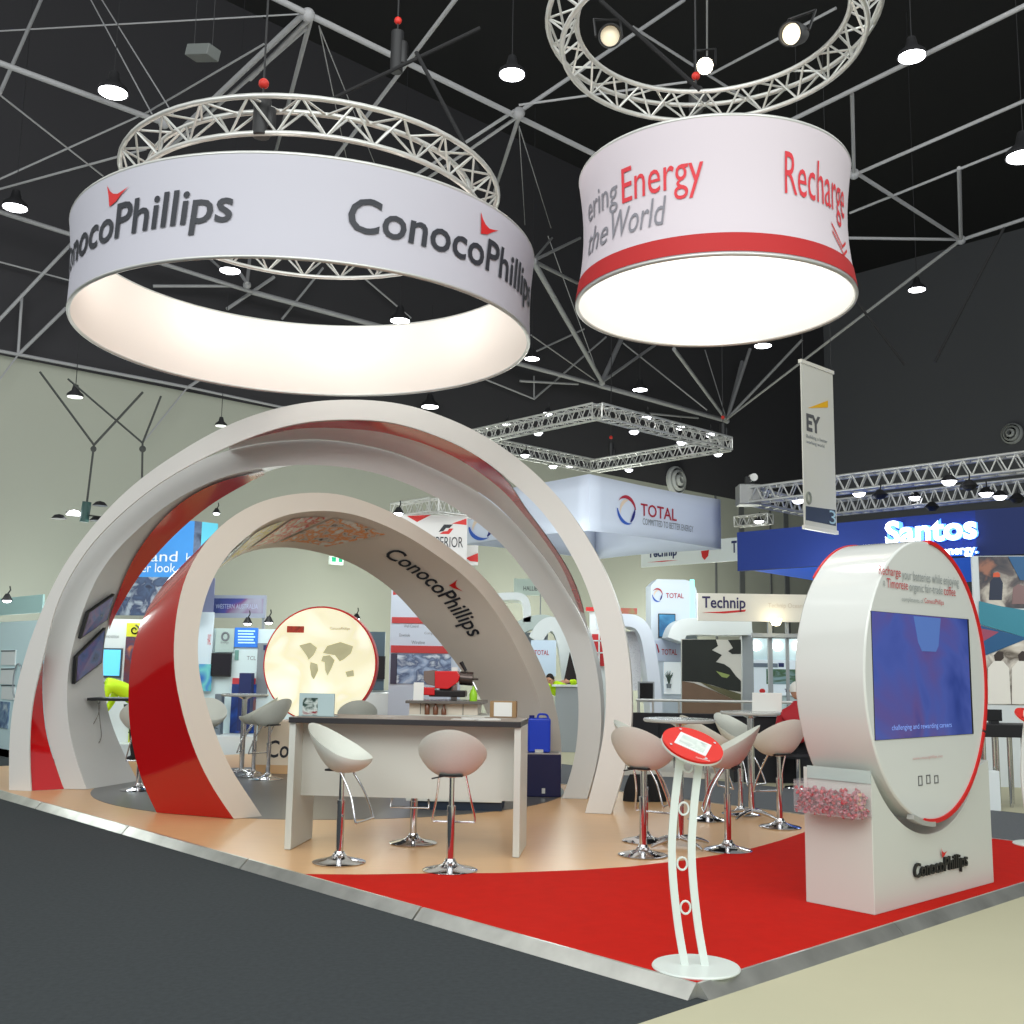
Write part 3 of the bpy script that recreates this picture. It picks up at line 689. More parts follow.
# ------------------------------------------------------------------ tablet stands
def tablet_stand(label, p):
    t = thing('tablet_stand', label, 'tablet stand', tuple(p), 0, None)
    pw = mat('stand_white', (220, 228, 222), .3)
    mb = MB(); mb.lathe([(0, 0), (.225, 0), (.228, .006), (.222, .014), (0, .016)], 48); mb.build('base_plate', pw, t, smooth=40)
    for dx in (-.052, .052):
        P = [Vector(v) for v in ((dx - .005, .0, .01), (dx - .045, .0, .25), (dx - .070, .0, .55), (dx - .055, .0, .82), (dx - .02, .0, 1.08))]
        D = cat_pts(P, 6); mb = MB(); vs = []
        for i, q in enumerate(D):
            tn = (D[min(i + 1, len(D) - 1)] - D[max(i - 1, 0)]).normalized(); nrm = Vector((tn.z, 0, -tn.x))
            for a, b in ((-1, -1), (1, -1), (1, 1), (-1, 1)): vs.append(q + nrm * .020 * a + Vector((0, .008 * b, 0)))
        n = len(D); mb.add(vs, [(4 * i + j, 4 * i + (j + 1) % 4, 4 * i + 4 + (j + 1) % 4, 4 * i + 4 + j) for i in range(n - 1) for j in range(4)] + [(0, 1, 2, 3), tuple(range(4 * n - 4, 4 * n))])
        mb.build('upright', pw, t, smooth=30)
    for z, x in ((.30, -.052), (.52, -.068), (.80, -.058), (1.02, -.035)):
        mb = MB(); mb.path([(x + .026 * math.cos(a), 0, z + .032 * math.sin(a)) for a in [i * PI / 8 for i in range(16)]], .006, 6, closed=True); mb.build('spacer_ring', pw, t, smooth=60)
    n = Vector((.20, -.50, .84)).normalized(); ux = Vector((1, 0, -n.x / n.z)).normalized(); uy = n.cross(ux)
    c = Vector((-.012, -.01, 1.125))
    def hp(x, y, h): return c + ux * x + uy * y + n * h
    ell = [(.165 * math.cos(i * PI / 24), .150 * math.sin(i * PI / 24)) for i in range(48)]
    mb = MB(); mb.prism(ell, lambda x, y: hp(x * 1.01, y * 1.01, -.012), lambda x, y: hp(x * 1.01, y * 1.01, -.001)); mb.build('white_backing', pw, t, smooth=30)
    mb = MB(); mb.prism(ell, lambda x, y: hp(x, y, 0), lambda x, y: hp(x, y, .012)); h = mb.build('red_head', mat('red_acrylic', (214, 34, 22), .4), t, smooth=30)
    q = math.radians(-18); rot = lambda x, y: (x * math.cos(q) - y * math.sin(q), x * math.sin(q) + y * math.cos(q))
    rect = [rot(*v) for v in ((-.088, -.062), (.088, -.062), (.088, .062), (-.088, .062))]
    mb = MB(); mb.prism(rect, lambda x, y: hp(x, y, .012), lambda x, y: hp(x, y, .016)); s = mb.build('tablet', mat('tablet_frame', (226, 232, 228), .25), t)
    mb = MB(); mb.prism([(x * .80, y * .74) for x, y in rect], lambda x, y: hp(x, y, .016), lambda x, y: hp(x, y, .0175)); mb.build('display', picmat('tablet_picture', [(170, 186, 178), (206, 214, 206), (140, 150, 150)], 9, rough=.06, emit=.1), s)
    for i in range(4):
        a = .5 + i * PI / 2; mb = MB(); mb.tube(hp(.138 * math.cos(a), .125 * math.sin(a), .012), hp(.138 * math.cos(a), .125 * math.sin(a), .018), .007, 10); mb.build('screw', chrome, t)
    mb = text_map(MB(), 'ConocoPhillips', lambda u, v: hp(.012 + .075 * u, -.128 + .018 * v, .0135), bold=.01); mb.build('lettering', white, t)
    return t
ts = tablet_stand('red oval tablet stand on curved white uprights at the front corner of the carpet', G(696, 968, PZ + .004))
t2 = copy_thing(ts, G(1040, 845, PZ + .004), 0, 'second red tablet stand behind the kiosk, cut off by the right edge')

# ------------------------------------------------------------------ bar stools
def stool_z(phi):
    """height of the rim; phi = 0 is the front"""
    b = (1 - math.cos(phi)) / 2
    return .03 + .265 * b ** 1.6
def shell(r, phi, low):
    b = (1 - math.cos(phi)) / 2
    rx = .225 + .01 * b; ry = .268
    x = rx * math.cos(phi) * r; y = ry * math.sin(phi) * r * (1 - .03 * b)
    z = stool_z(phi) * r ** 2.3
    if b > .5: x -= .05 * (b - .5) * 2 * r ** 2
    if low: z -= .055 * (1 - r ** 4); x *= .985; y *= .985
    return Vector((x, y, z))
def make_stool(label, p, rz, grp):
    t = thing('bar_stool', label, 'bar stool', tuple(p), rz, grp)
    mb = MB(); mb.lathe([(0, 0), (.205, 0), (.207, .004), (.19, .012), (.12, .026), (.06, .045), (.042, .07), (.036, .085), (0, .085)], 40); mb.build('base', chrome, t, smooth=50)
    mb = MB(); mb.tube((0, 0, .08), (0, 0, .46), .030, 20); mb.tube((0, 0, .44), (0, 0, .47), .033, 20); mb.build('column', chrome, t, smooth=50)
    mb = MB(); mb.tube((0, 0, .46), (0, 0, .70), .020, 16); mb.build('gas_lift', chrome, t, smooth=50)
    mb = MB(); mb.box(-.11, .11, -.09, .09, .695, .71); mb.tube((-.02, .02, .70), (-.06, .15, .675), .006, 8); mb.build('seat_plate', black, t, bevel=.003)
    zt = .715
    mb = MB(); n = 40; m = 9; vs = []
    for i in range(n):
        ph = 2 * PI * i / n
        for j in range(1, m + 1): vs.append(shell(j / m, ph, False) + Vector((0, 0, zt + .045)))
        for j in range(m, 0, -1): vs.append(shell(j / m, ph, True) + Vector((0, 0, zt + .045 - .026)))
    k = 2 * m
    fs = [(i * k + j, ((i + 1) % n) * k + j, ((i + 1) % n) * k + j + 1, i * k + j + 1) for i in range(n) for j in range(k - 1)]
    fs += [tuple(i * k for i in range(n)), tuple(i * k + k - 1 for i in range(n))[::-1]]
    mb.add(vs, fs); mb.build('seat_shell', leather, t, smooth=80)
    mb = MB(); mb.path(cat_pts([Vector(v) for v in ((.03, .10, .70), (.14, .13, .52), (.20, .165, .34), (.205, .12, .325), (.205, -.12, .325), (.20, -.165, .34), (.14, -.13, .52), (.03, -.10, .70))], 6), .009, 8)
    mb.build('footrest', chrome, t, smooth=60)
    return t
def on(px, py): return G(px, py, PZ + .004)
def rzof(fx, fy): return math.atan2(fy, fx)
GS = 'white bar stools'
stool = make_stool('white bar stool seen from the side at the left front of the white desk', on(339, 862), rzof(1, -.30), GS)
for (px, py), f, lab in [((450, 870), (.05, 1), 'white bar stool seen from behind at the front of the white desk'),
                         ((413, 843), (-.1, -1), 'white bar stool tucked behind the white desk, only its base and footrest showing'),
                         ((643, 855), (.55, .85), 'bar stool nearest the left of the front round table, back turned to the viewer'),
                         ((645, 841), (.9, -.35), 'bar stool facing right, behind the foremost stool at the front round table'),
                         ((728, 850), (-1, .12), 'bar stool facing left on the right side of the front round table'),
                         ((708, 820), (1, .3), 'shaded bar stool between the two round tables'),
                         ((741, 814), (.7, -.75), 'bar stool on the far side of the rear round table, seat side showing'),
                         ((780, 827), (-.35, 1), 'rightmost bar stool, back turned, next to the round kiosk panel'),
                         ((267.5, 779), (-.8, .55), 'bar stool right of the small round table, in front of the lit world map'),
                         ((253, 776), (-1, -.1), 'bar stool just behind the small round table near the lit world map'),
                         ((202, 783), (.2, -1), 'bar stool mostly hidden behind the left foot of the inner arch'),
                         ((138, 790), (-.3, 1), 'bar stool under the wall shelf, mostly hidden by the red side of the inner arch'),
                         ((355, 781), (-.2, 1), 'bar stool behind the desk, its back showing above the top beside the brochure display')]:
    copy_thing(stool, on(px, py), rzof(*f), lab)

# ------------------------------------------------------------------ round bar tables
def bar_table(label, p, R, H):
    t = thing('round_bar_table', label, 'table', tuple(p), 0, 'round bar tables')
    mb = MB(); mb.lathe([(0, H - .03), (R - .01, H - .03), (R, H - .02), (R, H - .006), (R - .006, H), (0, H)], 48); mb.build('table_top', mat('table_top_grey', (176, 176, 172), .15), t, smooth=40)
    mb = MB(); mb.tube((0, 0, .06), (0, 0, H - .03), .035, 20); mb.lathe([(.035, H - .07), (.10, H - .035), (.10, H - .03), (0, H - .03)], 20); mb.build('column', chrome, t, smooth=50)
    for k in range(4):
        a = .5 + k * PI / 2; u = Vector((math.cos(a), math.sin(a), 0))
        mb = MB(); mb.path([u * .02 + Vector((0, 0, .075)), u * .12 + Vector((0, 0, .065)), u * .24 + Vector((0, 0, .035)), u * .31 + Vector((0, 0, .012))], [.026, .022, .018, .012], 8)
        mb.build('foot', chrome, t, smooth=60)
    return t
def top_h(px, py, yt): 
    p = on(px, py); return hitplane(px, yt, p, Vector((0, 1, 0))).z - p.z
tb = bar_table('round bar table among the stools directly behind the red tablet stand', on(680, 846), .315, 1.09)
copy_thing(tb, on(752, 818), .3, 'round bar table further back, close to the round kiosk panel')
tb3 = copy_thing(tb, on(241, 776), .2, 'small round bar table in front of the lit world map disc')

# ------------------------------------------------------------------ reception desk
l1, l2 = G(284, 850), G(513, 858)
FD = Fr(0, 0, math.atan2(l2.y - l1.y, l2.x - l1.x), PZ + .004, p=l1)
desk = FD.thing('reception_desk', 'long white bar-height desk with dark-edged top standing on the tan floor', 'desk')
dw = (l2 - l1).length + .05; dh = FD.at(291, 717)[1]
lam = mat('desk_laminate', (204, 206, 198), .35)
for x in (0, dw - .055):
    mb = MB(); mb.box(x, x + .055, 0, .62, 0, dh - .045); mb.build('end_panel', lam, desk, bevel=.003)
_, zmod = FD.at(400, 798, .22)
mb = MB(); mb.box(.055, dw - .055, .22, .245, zmod, dh - .045); mb.build('modesty_panel', lam, desk)
mb = MB(); mb.box(-.0, dw + .0, -.03, .66, dh - .045, dh); mb.build('desk_top', [mat('dark_top_edge', (46, 44, 46), .4)], desk, bevel=.003)
mb = MB(); mb.box(.006, dw - .006, -.024, .654, dh, dh + .0015); mb.build('top_surface', mat('greige_top', (140, 126, 114), .5), desk)
def ondesk(px, py): 
    p = G(px, py, PZ + .004 + dh + .002); return p
p = ondesk(316, 716.5); FB = Fr(0, 0, FD.az - .05, p.z, p=p)
t = FB.thing('brochure_display', 'upright brochure display with dark picture at the left end of the desk top', 'display')
mb = MB(); x0, z1 = FB.at(299.5, 693); x1, _ = FB.at(334, 705); mb.box(x0, x1, 0, .02, .0, z1); mb.box(x0, x1, .0, .12, 0, .006); mb.build('backing_card', mat('pale_card', (176, 196, 198), .3), t)
mb = MB(); xa, _ = FB.at(303, 700); xb, _ = FB.at(318, 700); mb.box(xa, xb, -.004, 0, .01, z1 * .80); mb.build('printed_picture', picmat('brochure_picture', [(30, 34, 34), (20, 60, 50), (200, 210, 205), (130, 40, 50)], 14, seed=2), t)
p = ondesk(500, 717.5); FB = Fr(0, 0, FD.az, p.z, p=p)
t = FB.thing('brochure_box', 'brown cardboard box with a white front at the right end of the desk top', 'box')
x0, z1 = FB.at(490, 701); x1, _ = FB.at(516, 708); mb = MB(); mb.box(x0, x1, 0, .12, 0, z1); mb.build('box_body', mat('cardboard', (150, 120, 84), .8), t, bevel=.003)
xa, _ = FB.at(494, 705); xb, _ = FB.at(512, 705); mb = MB(); mb.box(xa, xb, -.004, 0, .01, z1 - .01); mb.build('white_front', white, t)
for a, (px, py) in enumerate([(464, 719.5), (473, 718.5), (487, 720)]):
    p = ondesk(px, py); mb = MB(); mb.box(-.10, .10, -.06, .06, 0, .004 + .004 * a)
    o = mb.build('paper_sheet', white); o.location = p; o.rotation_euler = (0, 0, .3 * a - .2)
    tag(o, ['leftmost white paper lying on the desk top', 'middle white paper lying on the desk top', 'rightmost white paper lying on the desk top below the brown box'][a], 'paper', 'white papers on the desk')

# ------------------------------------------------------------------ coffee bar behind the desk
p = G(455, 811); FC = Fr(0, 0, math.radians(-3), PZ + .004, p=p)
bar = FC.thing('coffee_bar', 'white coffee bar cabinet with raised dark top behind the reception desk', 'bar counter')
xl, _ = FC.at(407, 760); xr, _ = FC.at(502, 780); _, zl = FC.at(500, 716); _, zr = FC.at(450, 701); xm, _ = FC.at(481, 705)
mb = MB(); mb.box(xl, xr, 0, .6, .09, zl); mb.build('cabinet_body', lam, bar, bevel=.004)
mb = MB(); mb.box(xl + .04, xr, .03, .58, 0, .09); mb.build('kickboard', mat('navy_kick', (34, 46, 62), .4), bar)
mb = MB(); mb.box(xl, xm - .04, .06, .6, zl, zr - .03); mb.build('raised_cabinet', mat('cabinet_cream', (216, 206, 190), .4), bar, bevel=.003)
mb = MB(); mb.box(xl - .03, xm + .03, -.04, .62, zr - .03, zr); mb.build('raised_top', mat('granite_top', (104, 100, 96), .25), bar, bevel=.004)
mb = MB(); mb.box(xl + .12, xl + .125, .055, .06, zl, zr - .03); mb.box(xm - .2, xm - .195, .055, .06, zl, zr - .03); mb.build('door_gap', black, bar)
FCM = Fr(0, 0, FC.az, FC.O.z + zr, p=FC.world((FC.at(447, 700)[0]), .28, 0))
cmk = FCM.thing('coffee_machine', 'red and black coffee machine on the raised top of the coffee bar', 'coffee machine')
redm = mat('machine_red', (206, 12, 18), .25, coat=.5); blk2 = mat('machine_black', (30, 24, 24), .3)
def cmp(name, px0, py0, px1, py1, m, y0=-.1, y1=.14, bev=.01):
    x0, z1 = FCM.at(px0, py0); x1, z0 = FCM.at(px1, py1); mb = MB(); mb.box(x0, x1, y0, y1, max(z0, .0), z1); return mb.build(name, m, cmk, bevel=bev)
x = lambda px, py: FCM.at(px, py)
mb = MB(); P_ = [x(436, 671), (x(458, 671)), x(461, 676), x(459, 682), x(449, 689), x(436, 688)]
mb.prism(P_, lambda a, b: Vector((a, -.12, b)), lambda a, b: Vector((a, .14, b))); mb.build('main_housing', redm, cmk, bevel=.008)
P_ = [x(425, 671), x(436, 670), x(436, 686), x(428, 684), x(425, 680)]
mb = MB(); mb.prism(P_, lambda a, b: Vector((a, -.11, b)), lambda a, b: Vector((a, .13, b))); mb.build('water_tank', mat('smoked_tank', (120, 104, 98), .2), cmk, bevel=.006)
cmp('drip_base', 430, 690, 466, 697, blk2); cmp('red_foot', 422.5, 687, 436, 695, redm, -.14, .1); cmp('pillar', 440, 686, 452, 692, blk2, -.05, .1)
mb = MB(); a = x(460, 678); b = x(473, 679); mb.tube((a[0], 0, a[1]), (b[0], 0, b[1]), .075, 16); mb.tube((b[0], 0, b[1]), (b[0] + .06, 0, b[1]), .012, 10); mb.build('brew_head', mat('gunmetal', (84, 74, 70), .25, .7), cmk, smooth=40)
mb = MB(); a = x(461, 662); b = x(466, 671); mb.tube((a[0], 0, a[1]), (b[0], 0, b[1]), .024, 12, r2=.017); mb.build('lever', black, cmk, smooth=40)
mb = MB(); a = x(473, 682); b = x(477, 690); mb.tube((a[0], -.02, a[1]), (b[0], -.02, b[1]), .01, 8); mb.build('steam_wand', chrome, cmk, smooth=40)
p = FC.world(FC.at(472, 700)[0], .16, zr + .001)
o = MB().lathe([(0, 0), (.042, 0), (.044, .07), (.030, .11), (.014, .13), (.014, .155), (0, .155)], 20).build('green_bottle', mat('lime_green', (150, 206, 40), .3), smooth=40); o.location = p
tag(o, 'lime green bottle beside the red coffee machine', 'bottle')
for px, lab, hgt, wd in ((417, 'white leaning card at the left end of the coffee bar top', .19, .11), (449, 'small white card standing behind the red coffee machine', .36, .07)):
    p = FC.world(FC.at(px, 700)[0], .10 if px < 430 else .5, zr + .001); mb = MB(); mb.box(-wd / 2, wd / 2, 0, .01, 0, hgt, M=Matrix.Rotation(-.12, 4, 'X')); o = mb.build('menu_card', white); o.location = p; tag(o, lab, 'card')
for i in range(3):
    p = FC.world(xl + .20 + .09 * i, .02, zl + .001); o = MB().lathe([(0, 0), (.028, 0), (.028, .09 - .02 * i), (.012, .12 - .02 * i), (.012, .15 - .02 * i), (0, .15 - .02 * i)], 14).build('brown_bottle', mat('brown_glass', (110, 70, 48), .2), smooth=40)
    o.location = p; tag(o, ['leftmost and tallest', 'middle', 'rightmost and shortest'][i] + ' of three brown bottles at the foot of the raised coffee cabinet', 'bottle', 'brown bottles on the coffee bar')

# ------------------------------------------------------------------ blue can on the navy cube
p = G(542.5, 797, PZ + .004); FQ = Fr(0, 0, 0.0, PZ + .004, p=p)
x0, z1 = FQ.at(523.5, 754); x1, _ = FQ.at(561, 775)
t = FQ.thing('navy_fridge', 'dark navy cube-shaped cabinet on the floor beside the right foot of the inner arch', 'cabinet')
mb = MB(); mb.box(x0, x1, 0, .40, 0, z1); mb.build('cabinet_body', mat('navy', (12, 14, 62), .45), t, bevel=.008)
mb = MB(); mb.box(-.01, .03, -.004, 0, .04, .10); mb.build('silver_badge', alu, t)
mb = MB(); mb.box(x0 + .005, x1 - .005, .005, .38, z1, z1 + .012); mb.build('steel_lid', steel, t)
can = thing('jerrycan', 'blue plastic jerrycan standing on the navy cube cabinet', 'jerrycan', tuple(FQ.world(FQ.at(539.5, 740)[0], .2, z1 + .013)))
cb = mat('blue_plastic', (22, 60, 190), .35); cwid = (FQ.at(551, 735)[0] - FQ.at(528, 735)[0]); ch = FQ.at(540, 719, .2)[1] - z1
mb = MB(); mb.box(-cwid / 2, cwid / 2, -.085, .085, 0, ch); mb.build('can_body', cb, can, bevel=.022, seg=3)
mb = MB(); mb.path(cat_pts([Vector(v) for v in ((-.02, 0, ch - .01), (-.01, 0, ch + .035), (.03, 0, ch + .045), (.09, 0, ch + .035), (.11, 0, ch - .01))], 5), .013, 8); mb.build('carry_handle', cb, can, smooth=60)
mb = MB(); mb.tube((-.09, 0, ch - .01), (-.09, 0, ch + .03), .032, 16); mb.build('screw_cap', mat('dark_blue_cap', (14, 30, 110), .4), can, smooth=40)
mb = MB(); mb.box(-.05, .05, -.1, -.086, .0, .035); mb.build('tap', alu, can)
for i, (px, py, r) in enumerate([(638, 801, .16), (654, 801, .14)]):
    p = G(px, py, PZ + .004); mb = MB(); mb.grid(lambda u, v: Vector(((r + .02 * math.sin(5 * u * PI)) * math.cos(u * 2 * PI) * (1 - .45 * v ** 2), .6 * r * math.sin(u * 2 * PI) * (1 - .45 * v ** 2), v * .30)), 20, 6, closed_u=True)
    mb.add([Vector(((r + .02 * math.sin(5 * k / 20 * PI)) * math.cos(k / 20 * 2 * PI) * .55, .6 * r * math.sin(k / 20 * 2 * PI) * .55, .30)) for k in range(20)], [tuple(range(20))])
    o = mb.build('black_bag', mat('bag_fabric', (26, 26, 28), .9), smooth=60, subsurf=1); o.location = p
    tag(o, ['left one of two soft black bags on the floor right of the largest arch', 'right one of two soft black bags on the floor right of the largest arch'][i], 'bag', 'black bags behind the stools')

# ------------------------------------------------------------------ backlit world map disc
FM = Fr(0, 0, math.radians(-4), PZ + .004, p=G(318, 775))
mp_t = FM.thing('map_lightbox', 'round backlit world map with red rim on a white plinth behind the arches', 'lightbox')
cx_, cz_ = FM.at(319.5, 664); rM = (FM.at(375.5, 664)[0] - FM.at(264, 664)[0]) / 2
circ = [(cx_ + rM * math.cos(i * PI / 36), cz_ + rM * math.sin(i * PI / 36)) for i in range(72)]
mb = MB(); mb.prism([(cx_ + (a - cx_) * 1.02, cz_ + (b - cz_) * 1.02) for a, b in circ], lambda a, b: Vector((a, .02, b)), lambda a, b: Vector((a, .16, b))); mb.build('red_rim', red_flat, mp_t, smooth=30)
mb = MB(); mb.prism([(cx_ + (a - cx_) * .99, cz_ + (b - cz_) * .99) for a, b in circ], lambda a, b: Vector((a, .0, b)), lambda a, b: Vector((a, .03, b)))
mb.build('lit_face', picmat('map_face', [(252, 248, 224), (240, 234, 204), (228, 220, 186), (254, 250, 228)], 1.3, emit=0.62, detail=2), mp_t, smooth=30)
conts = [[(-.42, .30), (-.20, .36), (-.06, .26), (-.12, .12), (-.22, .02), (-.26, .10), (-.34, .20)], [(-.18, -.02), (-.04, -.06), (-.02, -.18), (-.10, -.36), (-.15, -.30), (-.19, -.12)],
         [(.06, .10), (.20, .12), (.30, .02), (.24, -.14), (.17, -.28), (.12, -.18), (.10, -.02), (.03, .0)], [(.06, .16), (.14, .30), (.40, .38), (.66, .30), (.62, .16), (.48, .04), (.40, .0), (.30, .12), (.16, .14)], [(.52, -.20), (.68, -.16), (.70, -.28), (.56, -.30)]]
for c_ in conts:
    mb = MB(); mb.prism([(cx_ + rM * a * .9, cz_ + rM * b * .9 + .04) for a, b in c_], lambda a, b: Vector((a, -.003, b)), lambda a, b: Vector((a, .0, b))); mb.build('continent_print', picmat('continent', [(186, 180, 140), (204, 198, 160)], 3, emit=.28), mp_t)
panel(mp_t, FM, 'orange_photo', 287, 626, 304, 632.5, picmat('orange_photo', [(196, 90, 40), (210, 60, 40), (120, 60, 30)], 12), d=-.004, th=.004)
letters(mp_t, FM, 'ConocoPhillips', 330, 627, 350, 630.5, mat('faint_brown', (170, 150, 110), .6), d=-.002)
xa, _ = FM.at(257, 740); xb, _ = FM.at(384, 740); _, zp = FM.at(318, 722); _, zq = FM.at(318, 766)
mb = MB(); mb.box(xa, xb, 0, .5, zq, zp); mb.build('plinth', mat('plinth_cream', (232, 214, 190), .5), mp_t)
mb = MB(); mb.box(xa, xb, .005, .49, 0, zq); mb.build('timber_base', timber, mp_t)
letters(mp_t, FM, 'ConocoPhillips', 268, 740, 376, 763, char, d=-.0, bold=.012, shear=.1)
# ------------------------------------------------------------------ hall shell
HW = 8.0; CEIL = 18.4
WP = Vector((-5.7911, 27.1919, 0)); WN = Vector((-E1.y, E1.x, 0)); COR = hitplane(830, 600, WP, WN); COR.z = 0
wall_l = mat('wall_light', (158, 160, 148), .85, noise=.03, nscale=.6)
wall_d = mat('wall_dark', (76, 77, 81), .9, noise=.04, nscale=.5); wall_bu = mat('wall_upper_dark', (50, 49, 52), .95)
ceil_m = mat('ceiling_black', (22, 22, 24), .95)
def wallbox(name, a, b, n, z0, z1, m):
    mb = MB(); t = n * .3
    mb.prism([(0, z0), (1, z0), (1, z1), (0, z1)], lambda u, z: a.lerp(b, u) + Vector((0, 0, z)), lambda u, z: a.lerp(b, u) + t + Vector((0, 0, z)))
    return structure(mb.build(name, m))
far = COR - E1 * 62
wallbox('wall_back', far, COR, WN, 0, HW, wall_l)
wallbox('wall_back_upper', far - WN * .02, COR - WN * .02, WN, HW, CEIL, wall_bu)
NR = Vector((-E2.y, E2.x, 0)) * -1
nearR = COR - E2 * 60
wallbox('wall_right', COR, nearR, NR * (1 if NR.dot(E1) > 0 else -1), 0, CEIL, wall_d)
mb = MB(); mb.box(-46, 46, -4, 62, CEIL, CEIL + .3); structure(mb.build('ceiling', ceil_m))
seam = mat('panel_seam', (96, 98, 98), .7)
for i, px in enumerate((716, 742, 771, 787)):
    h = hitplane(px, 600, WP, WN); w_ = .05 if i % 2 == 0 else .16
    mb = MB(); mb.prism([(-w_, 0), (w_, 0), (w_, HW), (-w_, HW)], lambda u, z: h * 1 + E1 * u - Vector((0, 0, h.z)) + Vector((0, 0, z)) - WN * .04, lambda u, z: h * 1 + E1 * u - Vector((0, 0, h.z)) + Vector((0, 0, z)) + WN * .05)
    structure(mb.build('trim_%d' % (i + 1), seam))
# round air nozzles on the dark walls
noz = mat('nozzle_grey', (170, 172, 170), .6)
def nozzle(p, n, r, label):
    t = thing('air_nozzle', label, 'air vent', tuple(p), 0, 'round air vents')
    Mx = n.to_track_quat('Z', 'Y').to_matrix()
    for k, (a, b, c) in enumerate(((1, .86, .10), (.74, .58, .18), (.40, .22, .24))):
        mb = MB(); mb.lathe([(r * b, 0), (r * a, 0), (r * a, c), (r * b, c + .06), (r * b, 0)], 36, M=Mx); mb.build('vent_ring', noz, t, smooth=50)
    mb = MB(); mb.lathe([(0, .02), (r * .98, .02), (r * .98, .05), (0, .05)], 36, M=Mx); mb.build('vent_recess', ceil_m, t)
nozzle(hitplane(674, 481, WP, WN) - WN * .05, -WN, .52, 'round grey air vent on the dark wall above the oil company banner box')
pR = hitplane(1013, 434, COR, NR); nozzle(pR - (NR if NR.dot(E1) > 0 else -NR) * .05, -(NR if NR.dot(E1) > 0 else -NR), .40, 'round grey air vent on the dark wall at the right edge of the view')
# emergency exit sign
FE = Fr(337, hitplane(337, 560, WP, WN).y - .5, AZ1)
t = FE.thing('exit_sign', 'small green and white emergency exit sign on the pale back wall', 'sign')
panel(t, FE, 'sign_box', 331, 556, 343.5, 564, mat('exit_white', (226, 240, 230), .5, emit=.5), th=.1)
panel(t, FE, 'green_panel', 332, 557, 336, 561.5, mat('exit_green', (30, 170, 120), .5, emit=.5), d=-.01, th=.01)
panel(t, FE, 'green_panel', 339, 557.6, 342.4, 562, mat('exit_green', (30, 170, 120), .5), d=-.01, th=.01)

# ------------------------------------------------------------------ roof space frame
frame_m = mat('frame_steel', (150, 150, 152), .6, .0)
sf = thing('roof_space_frame', 'web of pale steel tubes under the black hall ceiling', 'roof frame', (0, 20, 10.6))
B, T = 10.6, 13.6
TUBES = [(0, 63, B, 164, 123, B, .075), (0, 212, B, 252, 292, B, .08), (252, 292, B, 598, 385, B, .11), (598, 385, B, 727, 421, B, .13),
 (41, 0, T, 0, 93, B, .05), (0, 31, T, 300, 14, T, .025), (0, 95, B, 103, 176, B, .025), (0, 179, T, 146, 113, T, .035), (146, 113, T, 264, 44, T, .035), (0, 189, B, 146, 149, B, .035),
 (91, 0, T, 152, 114, B, .02), (102, 0, T, 173, 114, B, .02), (306, 12, B, 182, 129, B, .07), (306, 28, B, 150, 165, B, .05), (0, 262, T, 72, 281, T, .03), (0, 319, B, 73, 242, B, .06),
 (18, 355, T, 66, 308, T, .06), (18, 355, T, 22, 294, T, .05), (0, 351, T, 187, 387, T, .06), (187, 387, T, 300, 411, T, .05), (0, 379, T, 18, 355, T, .03), (199, 380, T, 187, 388, T, .06), (187, 388, T, 145, 440, B, .03),
 (227, 309, B, 274, 277, T, .07), (282, 319, T, 323, 268, T, .05), (153, 286, T, 233, 286, B, .06), (209, 258, T, 227, 274, B, .05), (364, 278, T, 411, 318, T, .04), (247, 283, B, 228, 256, T, .07), (247, 283, B, 250, 256, T, .07),
 (279, 0, B, 700, 206, B, .075), (250, 79, B, 310, 18, B, .06), (311, 18, B, 276, 151, T, .06), (455, 0, B, 335, 158, B, .05), (319, 26, B, 376, 167, T, .015), (319, 26, B, 347, 161, T, .015),
 (519, 117, B, 490, 205, T, .06), (514, 111, B, 414, 176, B, .045), (516, 118, B, 425, 180, B, .045), (519, 112, B, 684, 0, T, .055), (519, 105, B, 687, 82, B, .03), (519, 126, B, 525, 225, T, .012), (519, 126, B, 551, 228, T, .015),
 (633, 27, T, 760, 108, T, .045), (711, 74, T, 836, 8, T, .045), (707, 0, T, 707, 75, T, .03), (700, 165, B, 1024, 6, B, .06), (852, 94, B, 854, 172, B, .05), (854, 175, B, 1024, 101, B, .05),
 (855, 172, B, 961, 240, B, .06), (850, 213, B, 1024, 143, B, .04), (848, 238, B, 961, 239.5, B, .05), (961, 240, B, 1024, 219, B, .06), (961, 240, B, 959, 168, B, .06), (961, 240, B, 727, 419, B, .06),
 (533, 261, B, 602, 382, B, .11), (602, 382, B, 623, 335, T, .13), (602, 382, B, 655, 345, T, .08), (533, 261, B, 580, 238, T, .06), (533, 261, B, 577, 283, T, .08), (533, 261, B, 552, 238, T, .05), (533, 261, B, 500, 240, T, .05),
 (727, 421, B, 674, 349, B, .09), (727, 421, B, 742, 362, T, .12), (727, 421, B, 705, 350, T, .03), (727, 419, B, 802, 340, T, .08), (727, 419, B, 750, 349, T, .10), (623, 343, T, 707, 410, B, .04), (531, 335, B, 595, 380, B, .03),
 (534, 399, T, 606, 337, T, .05), (520, 381, T, 578, 384, B, .06), (537, 351, T, 584, 329, T, .05), (534, 399, T, 482, 378, T, .04), (534, 399, T, 534, 376, T, .04), (612, 410, T, 698, 418, T, .06), (548, 236, T, 600, 380, B, .02)]
